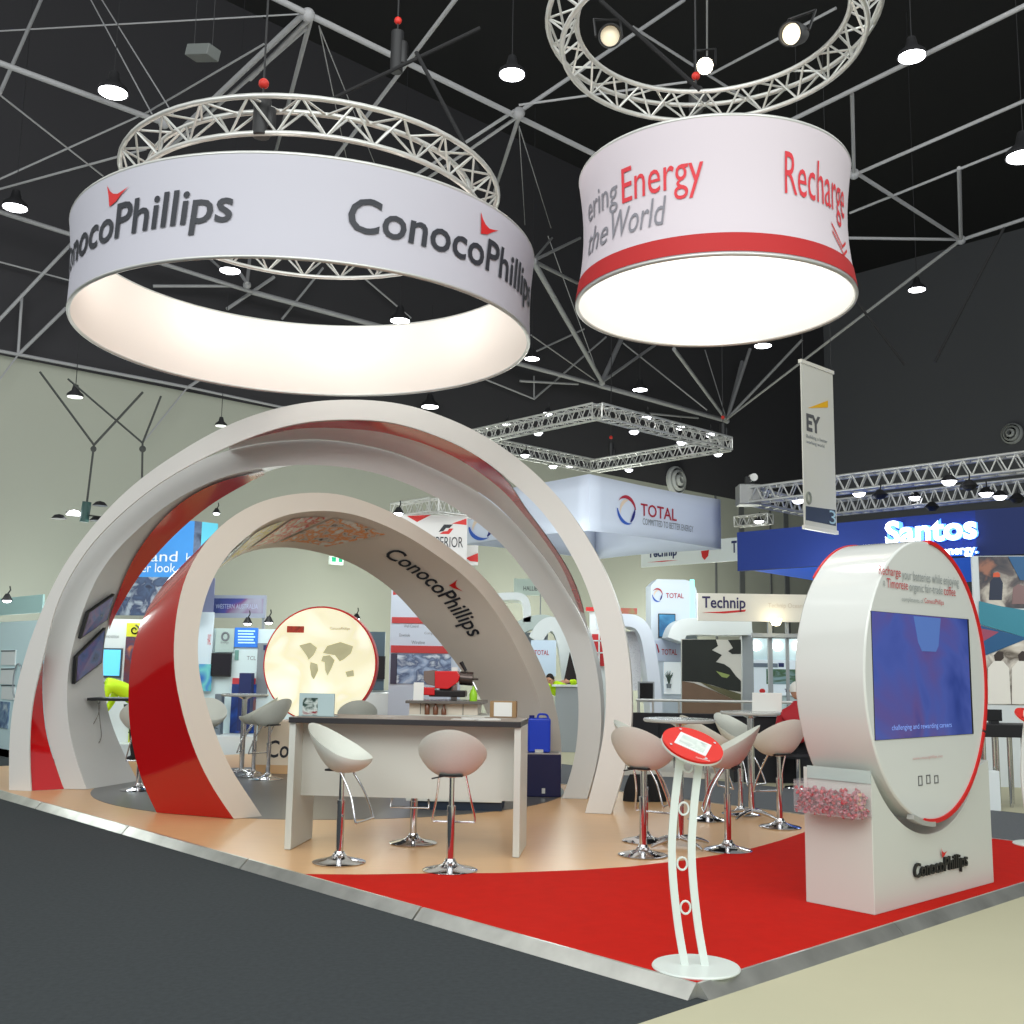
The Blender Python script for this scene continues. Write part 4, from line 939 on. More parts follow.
for a in TUBES:
    p = G(a[0], a[1], a[2]) if a[1] < 640 else None; q = G(a[3], a[4], a[5])
    d_ = q - p
    if a[0] in (0,): p = p - d_ * .25
    if a[3] == 1024: q = q + d_ * .25
    if a[1] == 0: p = p - d_ * .25
    def lim(v): # keep tubes in front of the walls
        k = (v - WP).dot(WN)
        if k > -.3: v = CAM + (v - CAM) * ((Vector((WP.x, WP.y, 0)) - WN * .3 - CAM).dot(WN) / (v - CAM).dot(WN))
        n = NR if NR.dot(E1) > 0 else -NR
        k = (v - COR).dot(n)
        if k > -.3: v = CAM + (v - CAM) * ((COR - n * .3 - CAM).dot(n) / (v - CAM).dot(n))
        return v
    p = lim(p); q = lim(q)
    mb = MB(); mb.tube(p, q, a[6] * .62, 10); mb.build('frame_tube', frame_m, sf, world=True, smooth=50)
for (x, y) in ((164, 123), (308, 15), (519, 113), (602, 383), (727, 421), (854, 174), (961, 240), (533, 261), (247, 285)):
    mb = MB(); mb.ball(lim(G(x, y, B)), .10, 12); mb.build('node', frame_m, sf, world=True, smooth=60)

# ------------------------------------------------------------------ high bay lights
hb_glow = mat('lamp_glow', (255, 255, 255), .5, emit=9.0, ecol=(250, 250, 255)); hb_dark = mat('lamp_housing', (34, 34, 36), .6)
def high_bay(label, px, py, z, r=.22, on_=True, stem=True):
    p = G(px, py, z); t = thing('high_bay_light', label, 'ceiling light', tuple(p), 0, 'round hall ceiling lights')
    mb = MB(); mb.lathe([(r, 0), (r * .95, r * .35), (r * .45, r * .8), (r * .3, r * 1.5), (0, r * 1.5)], 28); mb.build('reflector', hb_dark, t, smooth=50)
    mb = MB(); mb.lathe([(0, -.01), (r * .92, -.005), (r * .92, .02), (0, .02)], 28); mb.build('lens', hb_glow if on_ else mat('lens_pale', (236, 240, 234), .4, emit=1.2), t)
    if stem: mb = MB(); mb.tube((0, 0, r * 1.5), (0, 0, min(CEIL, z + (7 if z > 9 else 3))  - z), .008, 6); mb.build('suspension_rod', hb_dark, t)
    return t
HB = [(113, 93, 10.4, .23, 'upper left'), (15, 208, 10.4, .24, 'at the left edge above the white ring banner'), (512, 75, 10.4, .20, 'between the two hanging banners near the top'), (912, 57, 10.4, .20, 'top right, beyond the circular truss'),
      (917, 290, 10.4, .20, 'hanging before the dark right wall'), (532, 359, 9.5, .20, 'right of the white ring banner low edge'), (640, 390, 9.5, .22, 'above the square truss'), (763, 346, 9.6, .22, 'just under the drum banner'),
      (400, 321, 9.6, .24, 'seen through the ring banner on its right'), (230, 271, 9.6, .22, 'seen through the ring banner on its left'), (430, 407, 8.8, .25, 'just above the top of the largest arch'), (1024, 157, 10.4, .3, 'cut by the right edge of the view')]
for x, y, z, r, w_ in HB: high_bay('round white hall light ' + w_, x, y, z, r)
high_bay('dark dome pendant light at the far left before the pale wall', 75, 397, 6.6, .16, False)
high_bay('dark dome pendant light just left of the top of the largest arch', 221, 426, 6.6, .13, False)

# ------------------------------------------------------------------ straight box trusses
def truss(t, name, a, b, s=.30, r=.022, n=10, br=.010, up=Vector((0, 0, 1))):
    d = (b - a).normalized(); w_ = d.cross(up).normalized() * s / 2; u = up * s / 2
    C = [w_ + u, w_ - u, -w_ - u, -w_ + u]
    for c in C: mb = MB(); mb.tube(a + c, b + c, r, 8); mb.build('chord', alu, t, world=True, smooth=50)
    mb = MB()
    for i in range(n):
        p = a.lerp(b, i / n); m = a.lerp(b, (i + .5) / n); q = a.lerp(b, (i + 1) / n)
        for k in range(4): mb.tube(p + C[k], m + C[(k + 1) % 4], br, 5); mb.tube(m + C[(k + 1) % 4], q + C[k], br, 5)
    for p in (a, b):
        for k in range(4): mb.tube(p + C[k], p + C[(k + 1) % 4], br, 5)
    mb.build(name, alu, t, world=True)
def isect(p, d, px, py=500):
    """point on the horizontal line p + s d that is seen in column px"""
    n = Vector((-d.y, d.x, 0)); return hitplane(px, py, p, n)
flood_b = mat('flood_black', (26, 26, 28), .5); flood_g = mat('flood_glow', (255, 255, 255), .5, emit=7, ecol=(246, 248, 255))
def flood(px, py, Y, label, grp, s=.13, lit=True):
    p = atY(px, py, Y); t = thing('flood_light', label, 'spotlight', tuple(p), 0, grp)
    mb = MB(); mb.lathe([(s * .35, .10), (s * .6, .06), (s, 0), (s * .96, -.01), (s * .5, .045), (0, .05)], 18); mb.build('lamp_shade', flood_b, t, smooth=50)
    mb = MB(); mb.lathe([(0, -s * .55), (s * .5, -s * .45), (s * .8, -s * .1), (s * .8, .004), (0, .01)], 18); mb.build('lens', flood_g if lit else flood_b, t)
    mb = MB(); mb.path([(0, 0, .09), (.03, .03, .16), (.02, .02, .22)], .012, 6); mb.build('clamp', flood_b, t)
# square truss above the banner box
N0 = atY(597, 411, 20.0)
R0_ = isect(N0, E1, 728); R0_.z = N0.z; L0_ = isect(N0, E2, 462); L0_.z = N0.z; F0_ = R0_ + (L0_ - N0)
sq = thing('square_truss', 'square aluminium lighting truss hanging above the white oil company banner box', 'truss', tuple(N0))
for a, b, n in ((N0, R0_, 14), (N0, L0_, 14), (R0_, F0_, 14), (L0_, F0_, 14)): truss(sq, 'bracing', a, b, .26, .022, n, .011)
for i, (x, y, Y, w_) in enumerate([(548, 413, 21.5, 'left rear arm'), (507, 424, 23, 'left arm near the arch'), (647, 417, 21.5, 'right arm middle'), (680, 427, 22.7, 'right arm outer part'), (710, 434, 23.8, 'right arm by the corner, very bright'), (682, 442, 23.6, 'below the right arm, brightest'), (634, 431.5, 21.5, 'hanging under the right arm'), (538, 432.5, 21.8, 'hanging under the left arm'), (525, 455, 23.5, 'on the lower left arm near the arch'), (553, 466, 25, 'on the lower left arm, middle'), (569, 466, 25.5, 'on the lower left arm near the far corner'), (629, 469.5, 26, 'on the lower right arm near the far corner'), (718, 454, 24.6, 'right under the right corner')]):
    flood(x, y, Y, 'flood light on the square truss, ' + w_, 'flood lights on the square truss', .14 if i in (4, 5) else .12)
# trusses over the blue stand
S0 = atY(748, 496, 22.0)
S1 = isect(S0, E2 * -1, 1060); S1.z = S0.z
stt = thing('stand_truss', 'pair of long aluminium trusses with lamps above the blue fascia on the right', 'truss', tuple(S0))
truss(stt, 'bracing', S0, S1, .30, .028, 20, .014)
Q0 = isect(S0, E1, 815, 510); Q0.z = S0.z; Q1 = isect(Q0, E2 * -1, 1060); Q1.z = Q0.z
truss(stt, 'bracing', S0, Q0, .30, .026, 8, .013); truss(stt, 'bracing', Q0, Q1, .30, .026, 22, .013)
mb = MB(); mb.box(-.22, .22, -.22, .22, -.2, .22); o = mb.build('corner_block', mat('corner_alu', (150, 150, 148), .4, .4), stt, bevel=.02); o.location = (0, 0, 0)
for i, (x, y, Y, lit) in enumerate([(949, 481, 17.5, 1), (986, 493, 19.5, 1), (859, 493, 20.5, 1), (1000, 496, 20, 1), (798, 500, 21.5, 1), (880, 495, 19.5, 0), (969, 486, 17.5, 0), (932, 507, 21, 0), (1017, 499, 19, 0), (915, 497, 22, 1)]):
    flood(x, y, Y, ['lit lamp hanging from the upper truss of the blue stand, nearer the right edge', 'very bright lamp on the lower truss right of the letters', 'lit lamp just right of the hanging white banner', 'lit lamp beside the brightest one near the right edge', 'lit lamp left of the hanging white banner', 'unlit black lamp right of the hanging white banner', 'unlit black lamp on the upper truss at right', 'unlit black lamp above the glowing letters', 'unlit black lamp at the right edge of the trusses', 'lit lamp on the lower truss above the first glowing letters'][i], 'lamps on the trusses of the blue stand', .15, bool(lit))
o_ = thing('truss_camera', 'small white and black camera on a bracket on the end of the stand trusses', 'camera', tuple(atY(753, 478, 21.9)))
mb = MB(); mb.tube((0, -.1, 0), (0, .1, .02), .08, 14); mb.build('camera_body', white, o_, smooth=40)
mb = MB(); mb.box(-.16, -.06, -.06, .06, -.26, .02); mb.tube((0, 0, -.05), (-.03, 0, -.3), .02, 6); mb.tube((0, 0, -.05), (.08, 0, -.3), .015, 6); mb.build('bracket', flood_b, o_)
# short trusses behind
s1 = atY(434, 505, 19.0); a1 = isect(s1, E2, 396); a1.z = s1.z; b1 = isect(s1, E1, 476); b1.z = s1.z
t = thing('corner_truss', 'small corner of aluminium truss above the red and white striped banner', 'truss', tuple(s1))
truss(t, 'bracing', s1, a1, .24, .018, 4, .009); truss(t, 'bracing', s1, b1, .24, .018, 5, .009)
flood(398.5, 513, 18.5, 'bright lamp at the left end of the small corner truss', None, .10)
s1 = atY(737, 522, 26.0); b1 = isect(s1, -E2, 770); b1.z = s1.z
t = thing('short_truss', 'short piece of aluminium truss left of the blue fascia', 'truss', tuple(s1)); truss(t, 'bracing', s1, b1, .24, .02, 4, .01)
flood(759, 521, 25.5, 'bright lamp on the short truss left of the blue fascia', None, .14)
# rigging on the circular trusses
def hoist(label, px, py, Y, h, top):
    p = atY(px, py, Y); t = thing('chain_hoist', label, 'hoist', tuple(p), 0, 'black chain hoists')
    mb = MB(); mb.tube((0, 0, -h / 2), (0, 0, h / 2), .075, 14); mb.tube((0.07, 0, -h * .3), (.07, 0, h * .25), .05, 10); mb.build('motor', flood_b, t, smooth=40, bevel=.01)
    mb = MB(); mb.tube((0, 0, h / 2), (0, 0, top), .010, 6); mb.build('chain', hb_dark, t)
    mb = MB(); mb.ball((0, 0, h / 2 + .14), .045, 10); mb.build('red_hook', mat('hook_red', (190, 40, 30), .5), t, smooth=60)
hoist('black chain hoist at top centre hanging between the ring truss and the roof', 397, 52, 11.5, .50, 4)
hoist('black clamp and hoist on the near side of the left circular truss', 262, 118, 8.5, .34, 5)
hoist('black clamp and hoist on the near side of the right circular truss', 696, 100, 10.6, .26, 5)
hoist('black hoist on the far corner of the square truss', 611, 455, 26, .6, 6)
hoist('black hoist at the right corner of the square truss', 723, 432, 24, .4, 6)
def par(label, px, py, Y, tgt, glow, s=.13):
    p = atY(px, py, Y); t = thing('stage_spotlight', label, 'spotlight', tuple(p), 0, 'stage spotlights on the right circular truss'); d = (tgt - p).normalized(); Mx = d.to_track_quat('Z', 'Y').to_matrix()
    mb = MB(); mb.lathe([(0, -.34), (s * .5, -.33), (s * .8, -.22), (s, -.05), (s * 1.02, .06), (s * .9, .06), (s * .88, -.02), (0, -.03)], 22, M=Mx); mb.build('housing', flood_b, t, smooth=45)
    mb = MB(); mb.lathe([(0, .01), (s * .84, .0), (s * .84, -.02), (0, -.02)], 22, M=Mx); mb.build('lens', mat('spot_lens_' + str(glow), (255, 240, 210), .3, emit=glow), t)
    mb = MB(); mb.path([Mx @ Vector((s * 1.15, 0, -.1)), Mx @ Vector((s * 1.2, 0, -.3)) + Vector((0, 0, .2)), Mx @ Vector((-s * 1.2, 0, -.3)) + Vector((0, 0, .2)), Mx @ Vector((-s * 1.15, 0, -.1))], .014, 6); mb.build('yoke', flood_b, t)
par('black stage spotlight on the left side of the right circular truss', 610, 36, 9.6, CAM + Vector((1, 2, 2)), .12, .11)
par('black stage spotlight with lit lens on the right side of the right circular truss', 792, 34, 9.2, CAM + Vector((-2, 3, 2)), 1.2, .11)
par('very bright stage spotlight in the middle of the right circular truss', 705, 66, 11.2, CAM + Vector((0, 0, 0)), 40, .10)
strap = mat('black_strap', (18, 18, 20), .8)
for i, (a, b, Y, lab) in enumerate([((480, 28), (330, 100), 11.2, 'black cable running down left from the top hoist'), ((416, 52), (478, 170), 11.0, 'black strap running down right from the top hoist to the left circular truss'), ((600, 0), (700, 90), 9.8, 'black strap across the right circular truss'),
                                    ((1004, 228), (935, 362), 16.0, 'dark cable hanging before the right dark wall'), ((857, 302), (905, 365), 16.0, 'dark cable right of the drum banner')]):
    mb = MB(); mb.tube(atY(a[0], a[1], Y), atY(b[0], b[1], Y), .022, 8); tag(mb.build('rigging_cable', strap), lab, 'cable')
# suspended projector box and left hanging lamp rig
p = atY(203, 52, 12); t = thing('hanging_speaker', 'grey box hanging on two thin wires at the upper left', 'box', tuple(p), -.5)
mb = MB(); mb.box(-.19, .19, -.1, .1, -.08, .06, M=Matrix.Rotation(.25, 4, 'Y')); mb.build('housing', mat('grey_housing', (88, 92, 90), .5), t, bevel=.01)
for s in (-.15, .15): mb = MB(); mb.tube((s, 0, .03), (s, 0, 2.5), .005, 5); mb.build('suspension_wire', hb_dark, t)
YR = 17.0; cab = mat('dark_cable', (60, 62, 60), .7)
t = thing('hanging_lamp_rig', 'motor and lamps hanging on V-shaped cables before the pale wall on the left', 'lamp rig', tuple(atY(94, 445, YR)))
for a, b, r in (((40, 372), (94, 445), .02), ((143, 392), (94, 445), .02), ((94, 445), (87, 502), .018), ((66, 512), (101, 517), .012)):
    mb = MB(); mb.tube(atY(*a, YR), atY(*b, YR), r, 6); mb.build('cable', cab, t, world=True)
mb = MB(); mb.tube(atY(87, 502, YR), atY(84, 522, YR), .07, 12); mb.build('motor', mat('rig_green', (40, 70, 66), .5), t, world=True, smooth=40)
mb = MB(); mb.ball(atY(93.5, 449, YR), .05, 8); mb.build('coupling', cab, t, world=True, smooth=40)
for a, g in (((59, 517), 0), ((74, 513), 1), ((100, 504), 0), ((97, 519), 0)):
    mb = MB(); mb.lathe([(0, .05), (.07, .03), (.12, -.03), (0, -.03)], 16); o = mb.build('lamp', flood_g if g else flood_b, t, smooth=40); o.location = atY(*a, YR) - Vector(t.location)
t = thing('hanging_cable', 'second V-shaped pair of cables right of the lamp rig, in front of the pale wall', 'cable', tuple(atY(142.6, 443, YR)))
for a, b in (((68, 379), (142.6, 443)), ((161, 396), (142.6, 443)), ((142.6, 443), (142, 480))):
    mb = MB(); mb.tube(atY(*a, YR), atY(*b, YR), .018, 6); mb.build('cable', cab, t, world=True)
mb = MB(); mb.ball(atY(142.6, 449, YR), .055, 10); mb.build('coupling', cab, t, world=True)
# ------------------------------------------------------------------ neighbouring stands
bw = mat('booth_white', (226, 232, 232), .5); bg = mat('booth_grey', (150, 156, 160), .5); cyanw = mat('booth_cool_white', (206, 232, 236), .5)
dk = mat('screen_black', (14, 14, 18), .15); navy2 = mat('print_navy', (28, 40, 92), .5); blue2 = mat('print_blue', (40, 110, 200), .5)
gtx = mat('print_grey_text', (120, 126, 132), .6)
def Tn(fr, name, label, cat, group=None): return fr.thing(name, label, cat, group)
def gbox(t, fr, name, px0, py0, px1, d0, d1, m, z0=0.0, py1=None, bevel=0.0):
    """a box standing on the ground (or on z0), its top at py0"""
    x0, z1 = fr.at(px0, py0, d0); x1, _ = fr.at(px1, py0, d0)
    if py1 is not None: z0 = fr.at(px0, py1, d0)[1]
    mb = MB(); mb.box(x0, x1, d0, d1, z0, z1); return mb.build(name, m, t, bevel=bevel)
def poly(t, fr, name, pts, m, d=-.006, th=.004, label=None):
    P_ = [fr.at(x, y, d) for x, y in pts]
    mb = MB(); mb.prism(P_, lambda a, b: Vector((a, d, b)), lambda a, b: Vector((a, d + th, b))); o = mb.build(name, m, t)
    if label: o['label'] = label
    return o
def chair(label, px, py, Y, rz, m, grp, zs=.46, zb=.86):
    p = G(px, py, 0) if Y is None else atY(px, py, Y); t = thing('visitor_chair', label, 'chair', (p.x, p.y, 0), rz, grp)
    mb = MB(); mb.box(-.22, .22, -.22, .22, zs - .04, zs); mb.build('seat', m, t, bevel=.015)
    mb = MB(); mb.box(-.22, -.18, -.21, .21, zs + .08, zb); mb.build('backrest', m, t, bevel=.015)
    for a in (-1, 1):
        for b in (-1, 1): mb = MB(); mb.tube((a * .19, b * .19, 0), (a * .19, b * .19, zs if a > 0 else zb - .05), .012, 8); mb.build('leg', chrome, t)
    return t
# --- far left stand
f = Fr(62, 17.5, AZ2); t = Tn(f, 'exhibition_booth', 'cool white exhibition booth with framed panels at the far left edge', 'exhibition booth')
x0, _ = f.at(-60, 650); x1 = 0
mb = MB(); mb.box(x0, x1, 0, .08, 0, f.at(42, 620)[1]); mb.build('booth_wall', cyanw, t)
panel(t, f, 'translucent_header', -55, 604, 42, 619, mat('teal_translucent', (168, 206, 204), .4), d=-.03, th=.03)
for (a, b, c_, d_) in ((2, 650, 15, 665), (1, 668, 14, 684), (2, 686, 14, 699)):
    o = panel(t, f, 'framed_sheet', a, b, c_, d_, bw, d=-.02, th=.02); 
for y in (650.5, 668.5, 685): poly(t, f, 'shelf_line', [(1, y), (15, y - .3), (15, y + .8), (1, y + 1.2)], mat('shelf_dark', (70, 84, 92), .5), d=-.03)
panel(t, f, 'blue_poster', -4, 701, 8, 727, picmat('poster_harbour', [(60, 84, 130), (110, 140, 170), (190, 206, 214)], 8, seed=3), d=-.02, th=.02)
gbox(t, f, 'low_step', -60, 752, 60, -.5, 0, mat('booth_step', (150, 158, 160), .6))
mb = MB(); q = f.at(17, 681, -.03); mb.path([(q[0] + .19 * math.cos(k * PI / 12), -.03, q[1] + .30 * math.sin(k * PI / 12)) for k in range(24)], .012, 6, closed=True); mb.build('ring_outline', bg, t)
# --- big blue hanging banner
f = Fr(185, 19.0, math.radians(-6)); t = Tn(f, 'hanging_banner_cube', 'big blue box banner with white words and coastline picture, seen through the left arches', 'hanging banner')
x0, _ = f.at(96, 560); _, zt_ = f.at(185, 521); _, zb2 = f.at(185, 616); xm_ = 0
sky_m = mat('banner_blue', (58, 140, 214), .6, noise=.25, nscale=.8)
zc = f.at(150, 577)[1]
mb = MB(); mb.box(x0, 0, 0, .05, zc, zt_); mb.build('blue_panel', sky_m, t)
mb = MB(); mb.box(x0, 0, 0, .05, zb2, zc); mb.build('coast_picture', picmat('coast_picture', [(24, 34, 62), (60, 80, 110), (40, 52, 84), (150, 160, 170), (50, 90, 140)], 3.5, detail=9, seed=5), t)
letters(t, f, 'and', 151, 551, 177.6, 561.5, bw, d=-.0); letters(t, f, 'er look', 142, 563, 175.6, 572.2, bw)
fs_ = Fr(0, 0, AZ1, 0, p=f.O); L2 = fs_.at(214, 600)[0]; xq = fs_.at(200, 560)[0]
def side(v): # from side frame local to thing local
    wv = fs_.world(v[0], v[1], v[2]) - f.O; return Vector((wv.dot(f.U), wv.dot(f.W), wv.z))
mb = MB(); mb.prism([(0.0, zb2), (xq, zb2), (xq, zt_), (0.0, zt_)], lambda a, b: side((a, 0, b)), lambda a, b: side((a, .05, b))); mb.build('cliff_picture', picmat('cliff_picture', [(60, 76, 104), (96, 112, 140), (44, 58, 84)], 4, seed=8, detail=8), t)
mb = MB(); mb.prism([(xq, zt_ - .9), (L2, zt_ - .9), (L2, zt_), (xq, zt_)], lambda a, b: side((a, 0, b)), lambda a, b: side((a, .05, b))); mb.build('cyan_panel', mat('banner_cyan', (96, 196, 222), .6, noise=.2, nscale=1), t)
x0_, x1_, z0_, z1_ = fs_.rect(186, 553, 191, 561); mb = text_map(MB(), 'k', lambda u, v: side((x0_ + (x1_ - x0_) * u, -.02, z0_ + (z1_ - z0_) * v))); mb.build('lettering', bw, t)
# --- booth under the blue banner
f = Fr(100, 18.4, 0); t = Tn(f, 'exhibition_booth', 'white booth with a cyan monitor and yellow sign, seen between the left arches', 'exhibition booth')
gbox(t, f, 'booth_wall', 90, 618.5, 150, 0, .1, bw)
s_ = panel(t, f, 'monitor', 102.6, 648, 121, 677.6, mat('monitor_frame', (60, 70, 80), .4), d=-.06, th=.06)
panel(s_, f, 'display', 103.6, 649.5, 120, 675.5, mat('display_cyan', (96, 190, 226), .3, emit=.8), d=-.066, th=.005)
panel(t, f, 'yellow_sign', 127, 623, 143, 636.5, mat('sign_yellow', (222, 220, 60), .5), d=-.05, th=.05)
mb = MB(); q = f.at(134.5, 630, -.06); mb.path([(q[0] + .08 * (.3 + k / 14) * math.cos(k * .7), -.06, q[1] + .08 * (.3 + k / 14) * math.sin(k * .7)) for k in range(12)], .012, 6); mb.build('swirl_print', dk, t)
panel(t, f, 'tall_poster', 126, 637, 140, 690, picmat('poster_brown', [(60, 44, 60), (120, 50, 40), (70, 60, 90), (196, 110, 70)], 5, seed=1), d=-.04, th=.04)
letters(t, f, 'innovation', 105, 634.5, 119, 638, gtx); panel(t, f, 'lime_panel', 129, 725, 141, 745, mat('lime', (196, 206, 60), .5), d=-.04, th=.04)
gbox(t, f, 'white_plinth', 95, 744, 150, -.5, 0, bw); 
# --- booth behind the inner arch opening
f = Fr(200, 19.6, 0); t = Tn(f, 'exhibition_booth', 'white booth with black monitor and blue posters seen through the inner arch', 'exhibition booth')
gbox(t, f, 'booth_wall', 196, 628, 300, 0, .1, mat('booth_bright', (214, 234, 236), .5))
panel(t, f, 'tall_banner', 199, 612, 212, 692, mat('banner_pale', (206, 222, 232), .5), d=-.10, th=.04)
letters(t, f, 'HVAC', 208, 634, 211, 645, red_txt, d=-.10)
panel(t, f, 'teal_poster', 199, 664, 211.5, 691, picmat('poster_teal', [(90, 180, 190), (60, 130, 200), (110, 200, 200), (40, 100, 190)], 2.2, seed=2, detail=1), d=-.12, th=.02)
panel(t, f, 'grey_panel', 216, 628.5, 234, 652, mat('panel_sage', (176, 196, 192), .5), d=-.05, th=.05)
mb = MB(); q = f.at(225.3, 636.5, -.06); mb.path([(q[0] + .06 * math.cos(k * PI / 8), -.06, q[1] + .07 * math.sin(k * PI / 8)) for k in range(16)], .018, 6, closed=True); mb.build('round_emblem', gtx, t)
letters(t, f, 'Energy', 221, 641.5, 229, 644, gtx, d=-.052)
s_ = panel(t, f, 'monitor', 211.5, 653, 230.8, 676.5, black, d=-.12, th=.06)
panel(s_, f, 'display', 212.3, 654, 230, 675, mat('display_dark', (30, 26, 34), .15), d=-.125, th=.005)
s_ = panel(t, f, 'blue_text_panel', 235, 627.5, 257.5, 647, mat('panel_blue', (44, 120, 220), .4, emit=.15), d=-.05, th=.05)
for k in range(5): panel(s_, f, 'text_line', 238, 630.2 + k * 2.9, 255 - (k % 2) * 1.5, 631.6 + k * 2.9, mat('line_cyan', (190, 236, 250), .5, emit=.3), d=-.056, th=.005)
panel(t, f, 'photo_strip', 235, 650, 238.5, 660, mat('strip_teal', (110, 160, 150), .5), d=-.02, th=.02)
letters(t, f, 'TCL', 247, 656, 256, 660, gtx)
panel(t, f, 'red_band', 232.5, 678, 255, 684, mat('band_red', (206, 60, 70), .5), d=-.06, th=.06)
panel(t, f, 'blue_poster', 232, 684, 255, 733, picmat('poster_navy', [(30, 70, 150), (24, 52, 120), (36, 90, 190), (150, 110, 110)], 1.8, seed=6, detail=2), d=-.06, th=.06)
gbox(t, f, 'dark_pillar', 239.5, 673, 251.5, -.35, -.12, navy2, py1=731)
gbox(t, f, 'brochure_rack', 215, 694, 222, -.5, -.3, mat('rack_grey', (104, 116, 126), .5), bevel=.01)
panel(t, f, 'doorway', 258, 643, 268, 697, mat('door_grey', (130, 138, 144), .5), d=-.03, th=.03)
panel(t, f, 'small_flag', 263.5, 645, 269, 650, navy2, d=-.05, th=.02)
gbox(t, f, 'white_plinth', 199, 736, 262, -.9, 0, bw)
f2 = Fr(203, 20.5, AZ2 * .2); t = Tn(f2, 'hanging_sign', 'lilac framed hanging sign with a purple and blue picture, behind the inner arch', 'sign')
panel(t, f2, 'frame', 203, 595, 265.5, 617.5, mat('frame_lilac', (166, 172, 190), .5), th=.06)
panel(t, f2, 'picture', 214, 598.3, 263, 613, picmat('sign_picture', [(170, 170, 190), (140, 90, 140), (80, 80, 160), (60, 70, 130), (120, 120, 160)], 1.3, seed=3, detail=2), d=-.01, th=.01)
letters(t, f2, 'WESTERN AUSTRALIA', 216, 604, 258, 608.5, mat('pale_lettering', (196, 204, 230), .5), d=-.014)
panel(t, f2, 'side_flag', 203.5, 578, 214, 614, mat('flag_lilac', (150, 152, 186), .5), d=-.03, th=.02)
gbox(t, f2, 'hanging_post', 263, 597, 265.5, .07, .12, bg)
# dark screens column right of the map disc
f = Fr(361, 20.0, 0); t = Tn(f, 'screen_panel', 'dark blue panel and black monitor just right of the lit world map', 'display')
gbox(t, f, 'back_wall', 352, 690, 400, .1, .2, bw)
panel(t, f, 'dark_panel', 360, 631.5, 384.5, 690, mat('panel_slate', (84, 104, 116), .3), th=.08)
panel(t, f, 'monitor', 374, 656, 385, 679, black, d=-.06, th=.06)
gbox(t, f, 'pale_counter', 352, 693, 392, -1.2, -.5, bw)
# --- red and white stand
f = Fr(391, 18.0, 0); t = Tn(f, 'exhibition_booth', 'white and red booth wall with snowy plant picture behind the coffee machine', 'exhibition booth')
gbox(t, f, 'booth_wall', 391.5, 589, 462, 0, .1, mat('superior_white', (196, 206, 220), .5))
rb = mat('band_brick', (190, 62, 62), .5)
poly(t, f, 'red_wedge', [(393, 595), (393, 591), (397, 589.6), (403, 593.8)], rb); panel(t, f, 'red_band', 392, 617, 427, 623, rb, d=-.02, th=.02); panel(t, f, 'red_band', 391, 645.3, 451, 652.6, rb, d=-.02, th=.02)
letters(t, f, 'SUPERIOR', 412, 604.5, 436, 611, char)
for s_, a, b, c_, d_ in (('Well Control', 404, 624.5, 418.6, 627.5), ('Completions', 424.5, 631.8, 442, 635), ('Downhole', 399.5, 633.5, 410, 636.5), ('Wireline', 411.6, 640.7, 424.8, 644), ('Hydraulics', 441, 640, 453, 643)): letters(t, f, s_, a, b, c_, d_, gtx)
panel(t, f, 'dark_strip', 391, 653.5, 397, 684, mat('strip_slate', (66, 66, 84), .5), d=-.015, th=.015)
panel(t, f, 'plant_picture', 397, 653.5, 451, 683.5, picmat('plant_picture', [(196, 208, 222), (150, 170, 200), (80, 96, 130), (206, 216, 226), (224, 230, 236)], 2.6, stretch=(1.4, 1, 2.2), seed=9, detail=8), d=-.015, th=.015)
f = Fr(398, 19.4, 0); t = Tn(f, 'hanging_banner_cube', 'red and white striped box banner hanging inside the arches', 'hanging banner')
sw = mat('banner_white', (226, 224, 222), .6); rd = mat('banner_red', (214, 56, 54), .6)
panel(t, f, 'front_panel', 396, 514.5, 467, 562, sw, th=.05); panel(t, f, 'rear_panel', 455, 545, 478, 565, sw, d=.6, th=.05)
poly(t, f, 'red_wedge', [(407, 516), (431, 514.8), (417, 522)], rd); poly(t, f, 'red_wedge', [(466.5, 518.5), (466.5, 525), (452, 523.5)], rd); poly(t, f, 'red_wedge', [(466, 558), (478, 553), (478, 562), (470, 561)], rd, d=.59)
poly(t, f, 'logo_mark', [(438.5, 532), (444, 524.5), (453, 524.5), (449.5, 528), (446, 528), (443.5, 531)], char); poly(t, f, 'logo_mark', [(439.5, 534), (443, 531.5), (447.5, 531), (449, 528.5), (453.5, 528.5), (449, 534)], rd)
letters(t, f, 'SUPERIOR', 426, 536.5, 463, 547, char, shear=0)
# --- oil company box banner
logo_r, logo_b, logo_y = mat('logo_red', (170, 40, 60), .5), mat('logo_blue', (50, 90, 180), .5), mat('logo_cream', (220, 200, 180), .5)
def swirl(t, conv, cx, cz, rx, rz, d):
    for m, a0, a1, k in ((logo_r, .1, 2.6, 1), (logo_b, 3.1, 5.3, 1), (mat('logo_navy', (40, 44, 120), .5), 5.2, 6.6, .92), (logo_y, 1.4, 3.6, .72)):
        vs = []; n = 14
        for i in range(n + 1):
            a = a0 + (a1 - a0) * i / n; wd = .26 * math.sin(PI * (.12 + .88 * i / n))
            for r in (k, k - wd): vs.append(conv(cx + rx * r * math.cos(a), d, cz + rz * r * math.sin(a)))
        mb = MB(); mb.add(vs, [(2 * i, 2 * i + 1, 2 * i + 3, 2 * i + 2) for i in range(n)]); mb.build('logo_swirl', m, t)
ft = Fr(588, 20.0, AZ1); z1a, z0a = ft.at(588, 474)[1], ft.at(588, 530.5)[1]; Lr = ft.at(720, 520)[0]
Lo = isect(ft.O, E2, 464, 520); Ll = (Lo - ft.O).dot(E2)
t = Tn(ft, 'hanging_box_banner', 'white square box banner hanging under the square truss right of the arches', 'hanging banner')
tw = mat('total_fabric', (206, 214, 230), .7)
